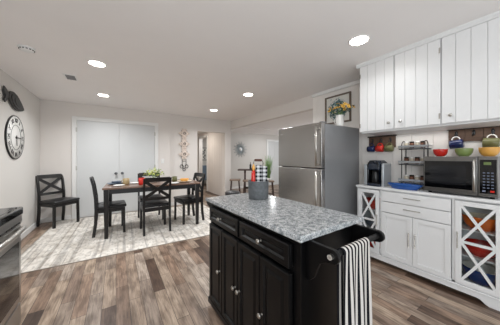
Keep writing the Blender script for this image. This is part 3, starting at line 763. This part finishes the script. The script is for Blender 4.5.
utensil('spatula', (CX-.030, CY+.048), 'red', 'handlewood', .255, .010, 'red handled utensil with wooden tip behind the pepper mill', 'kitchen utensil')

# ============================================================ REFRIGERATOR
FX, FY0, FY1, FH = 2.08, 1.60, 2.385, 1.70
t = thing('refrigerator', (FX, FY0, 0), 'tall stainless steel top-freezer refrigerator against the right wall', 'refrigerator')
fw = FY1-FY0
MB().box(.075, .84, .004, fw-.004, .03, FH-.012).build('case', 'fridgeside', t, bev=.004)
MB().box(.062, .078, .012, fw-.012, .05, FH-.02).build('gasket', 'darksteel', t)
b = MB()
for yy_ in (.06, fw-.06):
    for xx_ in (.12, .78): b.cyl((xx_, yy_, 0), (xx_, yy_, .03), .02, 12)
b.build('feet', 'plastic', t)
SPL = 1.135
for nm, za, zb in (('freezer_door', SPL+.006, FH), ('fridge_door', .06, SPL-.006)):
    d = MB().box(0, .064, 0, fw, za, zb, .006).build(nm, 'steel', t)
    h0, h1 = (SPL+.03, FH-.05) if 'freezer' in nm else (.42, SPL-.03)
    b = MB(); b.tube([(-.048, .045, h0), (-.048, .045, h1)], .0125, 14)
    b.build('handle', 'nickel', d)
    b = MB()
    for z in (h0+.03, h1-.03): b.tube([(0, .045, z), (-.048, .045, z)], .010, 10)
    b.build('handle_post', 'nickel', d)
    if 'freezer' in nm:
        MB().box(-.001, .001, fw-.10, fw-.05, FH-.095, FH-.083).build('badge', 'chrome', d)
b = MB(); b.box(.02, .10, .005, .05, FH, FH+.012, .003); b.build('hinge_cover', 'fridgeside', t)
MB().box(.03, .075, .01, fw-.01, 0.0, .055).build('toe_grille', 'plastic', t)

# framed wreath print above the fridge
t = thing('framed_print', (XR, 1.98, 2.045), 'framed print of a teal leaf wreath on the wall above the refrigerator', 'picture')
hw, hh = .225, .225
b = MB(); b.box(-.03, 0, -hw, hw, hh-.022, hh); b.box(-.03, 0, -hw, hw, -hh, -hh+.022); b.box(-.03, 0, -hw, -hw+.022, -hh+.022, hh-.022); b.box(-.03, 0, hw-.022, hw, -hh+.022, hh-.022)
b.build('frame', 'framewood', t, bev=.002)
MB().box(-.012, -.001, -hw+.022, hw-.022, -hh+.022, hh-.022).build('paper', 'paper', t)
b = MB(); b.use('teal')
for rr_ in (.045, .075, .105, .135, .165): b.tube([(-.0135, rr_*math.cos(q), rr_*math.sin(q)-.01) for q in [2*PI*k/40 for k in range(40)]], .0016, 5, closed=True)
b.tube([(-.0135, 0, -.175), (-.0135, 0, -.055)], .0016, 5)
b.use('tealb')
for k in range(330):
    a = random.uniform(0, 2*PI); r_ = random.gauss(.105, .03); c = Vector((-.013-random.random()*.002, r_*math.cos(a), r_*math.sin(a)-.01))
    an = a+PI/2+random.uniform(-.9, .9); dd = Vector((0, math.cos(an), math.sin(an)))*random.uniform(.025, .045)
    b.use('teal' if random.random() < .6 else 'tealb'); b.leaf(c, c+dd, .014, (1, 0, 0))
b.build('wreath', 'teal', t)

t = thing('white_pitcher', (2.60, 1.70, FH-.0115), 'white ceramic pitcher holding yellow flowers on top of the refrigerator', 'pitcher')
b = MB(); b.lathe([(0, 0), (.045, 0), (.05, .01), (.056, .06), (.05, .11), (.046, .13), (.056, .165), (.052, .165), (.042, .13), (.045, .1), (.05, .06), (.044, .012), (0, .008)], (0, 0, 0), 28); b.build('body', 'white', t)
MB().tube([(.0, .045+.04*math.sin(a), .095+.045*math.cos(a)) for a in [PI*k/10 for k in range(11)]], .006, 8).build('handle', 'white', t)
t = thing('flower_bouquet', (2.60, 1.70, FH-.0115+.012), 'yellow flowers with dark leaves arranged in the white pitcher', 'flowers')
b = MB(); fl = []
for k in range(26):
    a = random.uniform(0, 2*PI); e = random.uniform(.5, 1.45); L_ = random.uniform(.14, .24)
    top = Vector((math.cos(a)*math.cos(e)*L_*.9, math.sin(a)*math.cos(e)*L_*.9, .14+math.sin(e)*L_*.85)); fl.append(top)
    b.tube([(0, 0, .02), (top.x*.06, top.y*.06, .12), (top.x*.3, top.y*.3, .17), top], .0015, 5)
b.build('stem', 'leaf', t)
b = MB()
for k in range(90):
    tp = random.choice(fl); c = tp*random.uniform(.6, .98)+Vector((0, 0, .02)); c.z = max(c.z, .15)
    dd = Vector((random.uniform(-1, 1), random.uniform(-1, 1), random.uniform(-.4, .8))).normalized()*random.uniform(.03, .055)
    b.leaf(c, c+dd, .018, (random.uniform(-1, 1), random.uniform(-1, 1), 1))
b.build('leaves', 'teal', t)
for tp in fl[:20]:
    b = MB(); n_ = (tp-Vector((0, 0, .13))).normalized(); n_ = (n_+Vector((-.5, -.5, .1))).normalized(); a_ = n_.orthogonal().normalized(); c_ = n_.cross(a_)
    b.use('flower')
    for q in range(9):
        an = 2*PI*q/9; dd = (a_*math.cos(an)+c_*math.sin(an))*.030+n_*.006; b.leaf(tp, tp+dd, .015, n_)
    b.use('flowerc'); b.ell(tp+n_*.003, (.006, .006, .006), 8)
    b.build('blossom', 'flower', t)

# ============================================================ HUTCH / LOWER CABINETS
HX, HY0, HY1 = 2.66, .245, 1.485
t = thing('buffet_cabinet', (HX, HY0, 0), 'long white buffet cabinet with glass end doors along the right wall', 'cabinet')
W_ = HY1-HY0; DP = XR-.01-HX
def hy(y): return y-HY0
MB().box(-.02, DP, -.012, W_+.012, .887, .912, .004).build('countertop', 'cab', t)
b = MB()
b.box(0, DP, 0, .018, .10, .887); b.box(0, DP, W_-.018, W_, .10, .887); b.box(0, DP, .018, W_-.018, .10, .118); b.box(DP-.012, DP, .018, W_-.018, .118, .887)
ya, yb_ = hy(.57), hy(1.195)
b.box(.02, DP-.012, ya-.008, ya+.008, .118, .887); b.box(.02, DP-.012, yb_-.008, yb_+.008, .118, .887)
b.box(0, .02, ya-.012, ya+.008, .10, .887); b.box(0, .02, yb_-.008, yb_+.012, .10, .887); b.box(0.004, .02, ya+.008, yb_-.008, .874, .887); b.box(.018, DP-.02, .018, W_-.018, .872, .886)
for y0_, y1_ in ((.018, ya-.008), (yb_+.008, W_-.018)):
    for z in (.36, .60): b.box(.03, DP-.012, y0_, y1_, z, z+.012)
b.build('carcass', 'cab', t)
b = MB(); arch = [(-.0, .0), (.10, 0), (.125, .012), (.15, .034), (.17, .04), (W_-.17, .04), (W_-.15, .034), (W_-.125, .012), (W_-.10, 0), (W_, 0), (W_, .10), (0, .10)]
b.prism(arch, (-.012, 0, 0), (0, 1, 0), (0, 0, 1), (1, 0, 0), .02)
b.prism([(0, 0), (.10, 0), (.13, .035), (DP-.1, .035), (DP-.08, 0), (DP, 0), (DP, .10), (0, .10)], (0, 0, 0), (1, 0, 0), (0, 0, 1), (0, 1, 0), .018)
b.prism([(0, 0), (.10, 0), (.13, .035), (DP-.1, .035), (DP-.08, 0), (DP, 0), (DP, .10), (0, .10)], (0, W_-.018, 0), (1, 0, 0), (0, 0, 1), (0, 1, 0), .018)
b.build('skirt', 'cab', t, bev=.002)
MB().box(-.018, 0, -.004, W_+.004, .086, .102, .004).build('base_moulding', 'cab', t)
def shaker(name, y0_, y1_, z0, z1, rail, par):
    b = MB(); xf = -.018
    b.box(xf, -.001, y0_, y0_+rail, z0, z1); b.box(xf, -.001, y1_-rail, y1_, z0, z1); b.box(xf, -.001, y0_+rail, y1_-rail, z0, z0+rail); b.box(xf, -.001, y0_+rail, y1_-rail, z1-rail, z1)
    b.box(-.010, -.001, y0_+rail, y1_-rail, z0+rail, z1-rail)
    return b.build(name, 'cab', par, bev=.0015)
def barpull(par, a, c, r_=.005):
    a, c = Vector(a), Vector(c); d_ = (c-a).normalized()
    b = MB(); b.cyl(a, c, r_, 12)
    for p in (a+d_*.02, c-d_*.02): b.cyl(p, (p[0]+.022, p[1], p[2]), .0035, 8)
    b.build('bar_pull', 'nickel', par)
for z0, z1 in ((.757, .872), (.632, .751)):
    d = MB().box(-.018, -.001, ya+.012, yb_-.012, z0, z1, .003).build('drawer', 'cab', t)
    zc = (z0+z1)/2+.01; yc = (ya+yb_)/2; barpull(d, (-.04, yc-.075, zc), (-.04, yc+.075, zc))
ym = (ya+yb_)/2
for y0_, y1_, kp in ((ya+.012, ym-.002, ym-.028), (ym+.002, yb_-.012, ym+.028)):
    d = shaker('door', y0_, y1_, .112, .626, .045, t); barpull(d, (-.04, kp, .31), (-.04, kp, .46))
def glassdoor(y0_, y1_, hp_):
    rail = .042; z0, z1 = .112, .872; xf = -.018
    b = MB(); b.box(xf, -.001, y0_, y0_+rail, z0, z1); b.box(xf, -.001, y1_-rail, y1_, z0, z1); b.box(xf, -.001, y0_+rail, y1_-rail, z0, z0+rail); b.box(xf, -.001, y0_+rail, y1_-rail, z1-rail, z1)
    d = b.build('glass_door', 'cab', t, bev=.0015)
    b = MB(); a, c = y0_+rail, y1_-rail; zm = .50
    for za, zb in ((z0+rail, zm-.008), (zm+.008, z1-rail)):
        b.bar((-.0125, a, za), (-.0125, c, zb), .009, .018, (1, 0, 0)) if False else None
        for p, q in (((a, za), (c, zb)), ((a, zb), (c, za))):
            P, Q = Vector((-.010, p[0], p[1])), Vector((-.010, q[0], q[1])); dv = (Q-P); sd = Vector((1, 0, 0)).cross(dv).normalized()
            b.obox((P+Q)/2, dv, sd, (1, 0, 0), dv.length/2, .010, .0065 if p[1] < q[1] else .006)
    b.box(-.0166, -.0035, a, c, zm-.011, zm+.011)
    b.build('lattice', 'cab', d)
    MB().box(-.0028, -.0012, a-.005, c+.005, z0+rail-.005, z1-rail+.005).build('pane', 'glass', d)
    barpull(d, (-.04, hp_, .44), (-.04, hp_, .59))
glassdoor(.022, ya-.016, ya-.036); glassdoor(yb_+.016, W_-.022, yb_+.036)

# bowls inside buffet
BXC = HX+.155
def bowl(loc, r_, h, m, label, inner=None, group=None):
    if inner is None:
        return simple('bowl', MB().lathe(bowl_prof(r_, h, .006), (0, 0, 0), 32), m, loc, label, 'bowl', 0, group)
    t = thing('bowl', loc, label, 'bowl', 0, group)
    P = bowl_prof(r_, h, .006); MB().lathe(P[:13], (0, 0, 0), 32).build('shell', m, t); MB().lathe(P[12:], (0, 0, 0), 32).build('lining', inner, t)
    return t
yc = (.263+.562)/2
bowl((BXC, yc, .6123), .128, .12, 'orange', 'orange bowl on the top shelf behind the right glass door', 'cream')
bowl((BXC, yc, .3723), .125, .105, 'red', 'red bowl on the middle shelf behind the right glass door')
bowl((BXC, yc, .1183), .130, .14, 'blue', 'deep blue bowl with white inside at the bottom right of the buffet', 'white')
yc = (1.203+1.467)/2
bowl((BXC, yc, .6123), .118, .12, 'red', 'red bowl on the top shelf behind the left glass door')
bowl((BXC, yc, .3723), .118, .09, 'slate', 'grey bowl on the middle shelf behind the left glass door')
bowl((BXC, yc, .1183), .120, .15, 'red', 'deep red bowl at the bottom behind the left glass door', 'white')

# ============================================================ MICROWAVE
MX, MY0, MY1, MZ = 2.675, .297, .797, .9125
t = thing('microwave', (MX, MY0, MZ), 'stainless steel microwave with black glass door on the white buffet', 'microwave')
mw = MY1-MY0; mh = .368
MB().box(.03, .285, 0, mw, .018, mh, .004).build('case', 'fridgeside', t)
b = MB()
for yy_ in (.04, mw-.04):
    for xx_ in (.05, .25): b.cyl((xx_, yy_, 0), (xx_, yy_, .019), .014, 12)
b.build('feet', 'plastic', t)
cp = .118   # control panel width (low y side)
d = MB().box(0, .03, cp+.002, mw, .018, mh, .004).build('door', 'mwsteel', t)
MB().box(-.002, .0005, cp+.034, mw-.010, .062, mh-.045, .0008).build('door_glass', 'glassblack', d)
b = MB(); b.box(-.0035, -.0015, cp+.075, mw-.055, .10, mh-.085, .0005); b.build('window_mesh', 'water', d)
b = MB(); b.tube([(.0, cp+.018, .05), (-.028, cp+.018, .06), (-.034, cp+.018, mh*.5), (-.028, cp+.018, mh-.045), (.0, cp+.018, mh-.035)], [.009, .010, .011, .010, .009], 12); b.build('handle', 'nickel', d)
p_ = MB().box(0, .03, 0, cp-.002, .018, mh, .004).build('control_panel', 'mwsteel', t)
MB().box(-.002, .0005, .010, cp-.012, .045, mh-.03, .0008).build('keypad_glass', 'glassblack', p_)
MB().box(-.003, -.0018, .04, cp-.035, mh-.075, mh-.05).build('display', 'screen', p_)
b = MB()
for r_ in range(6):
    for c_ in range(3): b.box(-.003, -.0018, .026+c_*.024, .040+c_*.024, .09+r_*.026, .099+r_*.026)
b.build('keys', 'keyw', p_)
MB().box(-.003, -.0018, .022, .045, .058, .074).build('start_key', 'red', p_)
MB().box(-.003, -.0018, .072, .092, .058, .074).build('stop_key', 'keyw', p_)
# bowls on microwave
MT = MZ+mh+.0005
bowl((2.80, .695, MT), .058, .072, 'red', 'small red bowl at the left on top of the microwave')
bowl((2.80, .525, MT), .064, .074, 'green', 'small green bowl in the middle on top of the microwave')
bowl((2.80, .365, MT), .066, .078, 'yellow', 'small yellow-orange bowl at the right on top of the microwave')

# ============================================================ COFFEE MAKER
t = thing('coffee_maker', (2.80, 1.30, .9125), 'dark blue and silver single-cup coffee maker beside the refrigerator', 'coffee maker')
b = MB(); b.box(.0, .13, -.075, .075, 0, .29, .015); b.build('body', 'keurig', t)
b = MB(); b.box(-.12, .0, -.075, .075, 0, .035, .008); b.build('drip_base', 'keurig', t)
MB().box(-.112, -.005, -.062, .062, .035, .039).build('drip_grate', 'iron', t)
b = MB(); b.prism([(-.115, .205), (.10, .205), (.10, .30), (.03, .325), (-.07, .32), (-.115, .285)], (0, -.07, 0), (1, 0, 0), (0, 0, 1), (0, 1, 0), .14); b.build('brew_head', 'keurig', t, bev=.012)
b = MB(); b.tube([(-.118, -.062, .25), (-.122, -.055, .29), (-.122, 0, .312), (-.122, .055, .29), (-.118, .062, .25)], .007, 10); b.build('brew_handle', 'plastic', t)
b = MB(); b.lathe([(0, 0), (.035, 0), (.04, .01), (.04, .10), (.036, .11), (.036, .155), (0, .155)], (-.06, 0, .04), 20); b.build('spout', 'plastic', t)
b = MB(); b.box(-.09, .12, -.110, -.077, .0, .285, .012); b.build('side_panel', 'silverp', t)
b = MB(); b.box(-.07, .12, .077, .115, .0, .27, .01); b.build('water_tank', 'water', t)
b = MB(); b.box(-.112, -.106, .077, .112, .01, .27, .002); b.build('trim_strip', 'silverp', t)

# ============================================================ WIRE SHELF, PLATTER
SY0, SY1 = .81, 1.08
t = thing('wire_shelf', (2.835, SY0, .9125), 'three-tier dark wire and wood counter shelf behind the blue platter', 'shelf rack')
sw = SY1-SY0
b = MB()
for y_ in (.03, sw-.03):
    for x_ in (.0, .12):
        b.tube([(x_, y_, 0), (x_, y_, .50)], .005, 8)
    b.tube([(.06-.06*math.cos(a), y_, .50+.05*math.sin(a)) for a in [PI*k/12 for k in range(13)]], .005, 8)
b.build('upright', 'iron', t)
for z in (.06, .27, .45):
    sh = MB().box(-.006, .126, 0.0, sw, z, z+.008, .001).build('shelf', 'iron', t)
    b = MB()
    for z_ in (z+.012, z+.045):
        b.tube([(-.008, -.004, z_), (-.008, sw+.004, z_), (.128, sw+.004, z_), (.128, -.004, z_)], .003, 6, closed=True)
    b.box(-.010, -.007, -.004, sw+.004, z+.024, z+.048)
    for k in range(9): b.tube([(-.008, sw*k/8, z+.01), (-.008, sw*k/8, z+.045)], .002, 6)
    b.build('rail', 'silverp', sh)
jar = None
jk = 0
JL = {0: 'bottom', 1: 'middle', 2: 'top'}
POS = ['left end', 'left of centre', 'right of centre', 'right end']
def make_jar(name, loc, lb, bodymat, lidmat, r_, h):
    j = thing(name, loc, lb, 'jar', 0, 'small jars on the wire shelf')
    MB().lathe([(0, 0), (r_, 0), (r_, h*.75), (r_*.85, h*.8), (0, h*.8)], (0, 0, 0), 16).build('jar_body', bodymat, j)
    MB().lathe([(0, h*.8), (r_*.95, h*.8), (r_*.95, h), (0, h)], (0, 0, 0), 16).build('lid', lidmat, j); return j
protoj = {}
for ti, z in enumerate((.0685, .2785, .4585)):
    for k in range(4):
        yj = SY1-.058-k*.052; kind = (ti+k) % 2
        lb = 'small %s jar on the %s tier of the wire shelf, %s' % (('pale', 'brown')[kind], JL[ti], POS[k])
        loc = (2.89, yj, .9125+z)
        if kind not in protoj: protoj[kind] = make_jar('spice_jar', loc, lb, ('spice', 'spicer')[kind], ('white', 'iron')[kind], .023, .085)
        else: dup(protoj[kind], loc, 0, lb)
b = MB()
PP = [(0, 0), (.11, 0), (.125, .006), (.15, .035), (.172, .056), (.17, .060), (.146, .040), (.122, .012), (0, .01)]
b.T = Matrix.Diagonal((.44, 1, 1, 1)); b.lathe(PP, (0, 0, 0), 40)
simple('oval_platter', b, 'pblue', (2.728, .985, .9125), 'glossy blue oval platter lying on the white buffet', 'platter')

# ============================================================ UPPER CABINETS
t = thing('upper_cabinets', (2.5, 0, 0), 'white wall cabinets with grooved plank doors above the counter', 'cabinet')
CY0, CY1 = -.13, 1.364
b = MB(); b.box(.02, XR-2.5, CY0, CY1, 1.575, 2.37); b.build('carcass', 'cab', t)
b = MB(); b.box(.002, .02, CY0, CY1, 1.575, 1.59); b.box(.002, .02, CY0, CY1, 2.34, 2.37); 
for yy_ in (CY1-.012, .99, .612, .234): b.box(.002, .02, yy_-.012, yy_+.012, 1.59, 2.34)
b.build('face_frame', 'cab', t)
b = MB(); b.prism([(.02, 2.36), (-.02, 2.36), (-.024, 2.372), (-.034, 2.386), (-.036, 2.40), (.02, 2.40)], (0, CY0, 0), (1, 0, 0), (0, 0, 1), (0, 1, 0), CY1-CY0+.03)
b.build('crown', 'cab', t)
MB().box(.02, XR-2.5, CY0, CY1, 2.37, 2.398).build('filler', 'cab', t)
MB().box(.022, XR-2.545, CY0+.01, CY1-.01, 1.560, 1.575).build('underside', 'cab', t)
for ya_, yb2, kp, hg in ((.994, 1.356, 1.035, 1.35), (.616, .984, .925, .622), (.238, .608, .545, .244), (-.122, .230, -.08, .226)):
    b = MB(); n_ = max(1, round((yb2-ya_)/.092)); pw = (yb2-ya_)/n_
    b.box(-.010, .001, ya_, yb2, 1.580, 2.357)
    for k in range(n_): b.box(-.018, -.010, ya_+k*pw+.0014, ya_+(k+1)*pw-.0014, 1.580, 2.357)
    d = b.build('cabinet_door', 'cab', t)
    MB().lathe([(0, 0), (.008, 0), (.005, .004), (.005, .014), (.013, .018), (.015, .024), (.011, .030), (0, .031)], (-.018, kp, 1.645), 16, (-1, 0, 0)).build('knob', 'nickel', d)
    for z in (1.65, 2.25): MB().box(-.022, -.018, hg-.006, hg+.006, z-.025, z+.025, .001).build('hinge', 'nickel', d)

# ============================================================ MUG RACKS
def rack(y0_, y1_, z0, z1, label):
    t = thing('mug_rack', (XR, (y0_+y1_)/2, z0), label, 'mug rack'); h = z1-z0; w2 = (y1_-y0_)/2
    b = MB(); n_ = 3
    for k in range(n_): b.box(-.018, 0, -w2+k*2*w2/3+.001, -w2+(k+1)*2*w2/3-.001, 0, h)
    b.build('board', 'brownwood', t, bev=.0015)
    MB().box(-.032, 0, -w2-.012, w2+.012, h, h+.016, .002).build('top_rail', 'darkwood', t)
    ys = []
    for k in range(n_):
        yk = -w2+(k+.5)*2*w2/3; ys.append((y0_+y1_)/2+yk)
        b = MB(); b.ell((-.02, yk, h*.66), (.004, .012, .03), 12); b.tube([(-.02, yk, h*.74), (-.04, yk, h*.76), (-.048, yk, h*.82)], .0045, 8)
        b.tube([(-.02, yk, h*.55), (-.035, yk, h*.45), (-.055, yk, h*.42), (-.068, yk, h*.5), (-.070, yk, h*.62)], .0045, 8)
        b.build('hook', 'plastic', t)
    return ys, z0+h*.42
ysL, hzL = rack(1.165, 1.492, 1.40, 1.545, 'wooden mug rack on the wall above the coffee maker')
ysR, hzR = rack(.30, .672, 1.432, 1.558, 'wooden mug rack on the wall above the microwave')
def hang(name, y_, hz, m, hm, label, r_=.042, h=.085, tilt=.0, flip=1):
    # hangs by its handle: cup axis horizontal along y, handle on top
    e = thing(name, (XR-.058, y_, hz+.0045), label, 'mug')
    T = Matrix.Rotation(tilt, 4, 'X')
    b = MB(); b.T = T; zt = -.058-r_+.02
    b.lathe([(0, 0), (r_*.85, 0), (r_, .01), (r_, h), (r_-.003, h+.001), (r_-.005, h-.002), (r_-.006, .012), (0, .008)], (0, -h/2*flip, zt), 26, (0, flip, 0)); b.build('body', m, e)
    b = MB(); b.T = T; b.tube([(0, .03*math.cos(a), zt+r_-.003+.034*math.sin(a)) for a in [PI*k/12 for k in range(13)]], .005, 8)
    b.build('handle', hm, e)
hang('mug', ysL[2], hzL, 'navy', 'navy', 'navy blue mug hanging from the left hook above the coffee maker')
hang('mug', ysL[1], hzL, 'red', 'red', 'red mug hanging from the middle hook above the coffee maker')
hang('mug', ysL[0], hzL, 'olive', 'olive', 'olive green mug hanging from the right hook above the coffee maker')
hang('mug', ysR[2], hzR, 'navy', 'white', 'navy blue mug hanging above the green bowl and microwave', r_=.045, h=.10, tilt=-.12)
hang('mug', ysR[0], hzR, 'olive', 'white', 'ribbed olive green mug hanging above the yellow-orange bowl', r_=.045, h=.10, tilt=.08)

# ============================================================ ADJOINING ROOM
t = thing('starburst_clock', (4.285, 7.3, 1.60), 'silver starburst wall clock on the far room wall', 'wall clock')
b = MB()
for k in range(28):
    a = 2*PI*k/28; L_ = .33 if k % 2 == 0 else .25
    dv = Vector((math.cos(a), 0, math.sin(a))); b.tube([dv*.08+Vector((0, -.018, 0)), dv*L_+Vector((0, -.018, 0))], [.010, .007], 6)
b.build('rays', 'raygrey', t)
MB().lathe([(0, 0), (.10, 0), (.10, .025), (.075, .032), (0, .032)], (0, 0, 0), 28, (0, -1, 0)).build('hub', 'silverp', t)
MB().lathe([(0, .032), (.055, .032), (.055, .034), (0, .034)], (0, 0, 0), 28, (0, -1, 0)).build('face', 'paper', t)
b = MB(); b.bar((0, -.036, 0), (0, -.036, .045), .006, .002, (0, 1, 0)); b.bar((0, -.036, 0), (.035, -.036, 0), .006, .0022, (0, 1, 0)); b.build('hands', 'plastic', t)

t = thing('pub_table', (3.36, 5.42, 0), 'tall dark wooden pub table in the adjoining room', 'table', math.radians(-33))
MB().box(-.22, .40, -.22, .22, 0.875, 0.905, .004).build('tabletop', 'stoolleg', t)
b = MB()
for x_ in (-.0, .32): b.box(x_-.03, x_+.03, -.18, .18, .81, .875); b.box(x_-.025, x_+.025, -.13, .13, .06, .81)
b.box(-.03, .35, -.015, .015, .3, .36); b.box(-.05, .01, -.2, .2, 0, .06); b.box(.31, .37, -.2, .2, 0, .06)
b.build('pedestal', 'stoolleg', t, bev=.003)
def stool(loc, rz, label, h=.62):
    t = thing('bar_stool', loc, label, 'stool', rz, 'saddle stools at the pub table')
    b = MB(); b.box(-.16, .16, -.12, .12, h-.045, h, .014); b.build('seat', 'stooltop', t)
    for sx in (-1, 1):
        for sy in (-1, 1):
            MB().bar((sx*.155, sy*.115, 0), (sx*.11, sy*.08, h-.045), .032, .032, (0, 1, 0)).build('leg', 'stoolleg', t)
    b = MB()
    for sy in (-1, 1): b.bar((-.139, sy*.102, .22), (.139, sy*.102, .22), .02, .025, (0, 1, 0))
    for sx in (-1, 1): b.bar((sx*.131, -.097, .32), (sx*.131, .097, .32), .02, .025, (1, 0, 0))
    b.build('stretcher', 'stoolleg', t); return t
s0 = stool((3.01, 5.42, 0), math.radians(-33), 'saddle stool nearest the doorway post, left of the pub table')
dup(s0, (3.22, 5.02, 0), math.radians(-33), 'saddle stool in front of the pub table, behind the crock')
dup(s0, (3.63, 4.60, 0), math.radians(-33), 'saddle stool holding the grass plant beside the refrigerator')
t = thing('grass_plant', (3.63, 4.60, .6205), 'tall green ornamental grass in a low white pot on a stool', 'plant')
MB().lathe([(0, 0), (.07, 0), (.09, .07), (.085, .07), (.07, .05), (0, .05)], (0, 0, 0), 24).build('pot', 'white', t)
b = MB()
for k in range(95):
    a = random.uniform(0, 2*PI); r0 = random.uniform(0, .05); h = random.uniform(.35, .68); ln = random.uniform(.0, .16)
    p0 = Vector((math.cos(a)*r0, math.sin(a)*r0, .05)); p2 = Vector((math.cos(a)*(r0+ln), math.sin(a)*(r0+ln), .05+h)); p1 = (p0+p2)/2+Vector((0, 0, h*.08))
    b.tube([p0, p1, p2], [.005, .005, .001], 4)
b.build('blades', 'grass', t)
t = thing('wine_bottle', (3.50, 5.33, .9052), 'dark bottle standing on the pub table', 'bottle')
MB().lathe([(0, 0), (.03, 0), (.031, .01), (.031, .12), (.025, .145), (.012, .165), (.011, .205), (.013, .21), (.013, .22), (0, .22)], (0, 0, 0), 20).build('bottle_glass', 'water', t)
t = thing('round_ottoman', (1.775, 3.30, 0), 'round black padded stool standing just behind the island', 'stool')
MB().lathe([(0, .56), (.12, .56), (.135, .575), (.135, .635), (.12, .655), (0, .665)], (0, 0, 0), 32).build('cushion', 'leather', t)
for k in range(4):
    a = PI/4+PI/2*k; MB().tube([(math.cos(a)*.14, math.sin(a)*.14, 0), (math.cos(a)*.09, math.sin(a)*.09, .56)], .014, 10).build('leg', 'chairwood', t)

# hall: picture and chair seen through the side doorway
t = thing('framed_picture', (3.56, 9.5, 1.44), 'black framed picture glimpsed through the hallway side doorway', 'picture')
b = MB(); b.box(-.15, .15, -.025, 0, .27, .30); b.box(-.15, .15, -.025, 0, -.30, -.27); b.box(-.15, -.12, -.025, 0, -.27, .27); b.box(.12, .15, -.025, 0, -.27, .27); b.build('frame', 'plastic', t)
MB().box(-.12, .12, -.012, -.001, -.27, .27).build('paper', 'paper', t)
b = MB()
for k in range(9):
    b.ell((random.uniform(-.06, .06), -.014, -.2+k*.05), (.035, .003, .03), 8)
b.build('motif', 'plastic', t)
t = thing('upholstered_chair', (3.38, 9.0, 0), 'blue-grey upholstered chair seen through the hallway side doorway', 'chair', PI)
MB().box(-.26, .26, -.24, .24, .25, .47, .04).build('seat', 'bluegrey', t)
b = MB(); b.prism([(-.25, .0), (.25, 0), (.25, .38), (.18, .46), (-.18, .46), (-.25, .38)], (0, -.24, .44), (1, 0, 0), (0, 0, 1), (0, 1, 0), .09); b.build('backrest', 'bluegrey', t, bev=.02)
for sx in (-1, 1):
    for sy in (-1, 1): MB().tube([(sx*.22, sy*.2, 0), (sx*.21, sy*.19, .26)], [.012, .018], 10).build('leg', 'stoolleg', t)
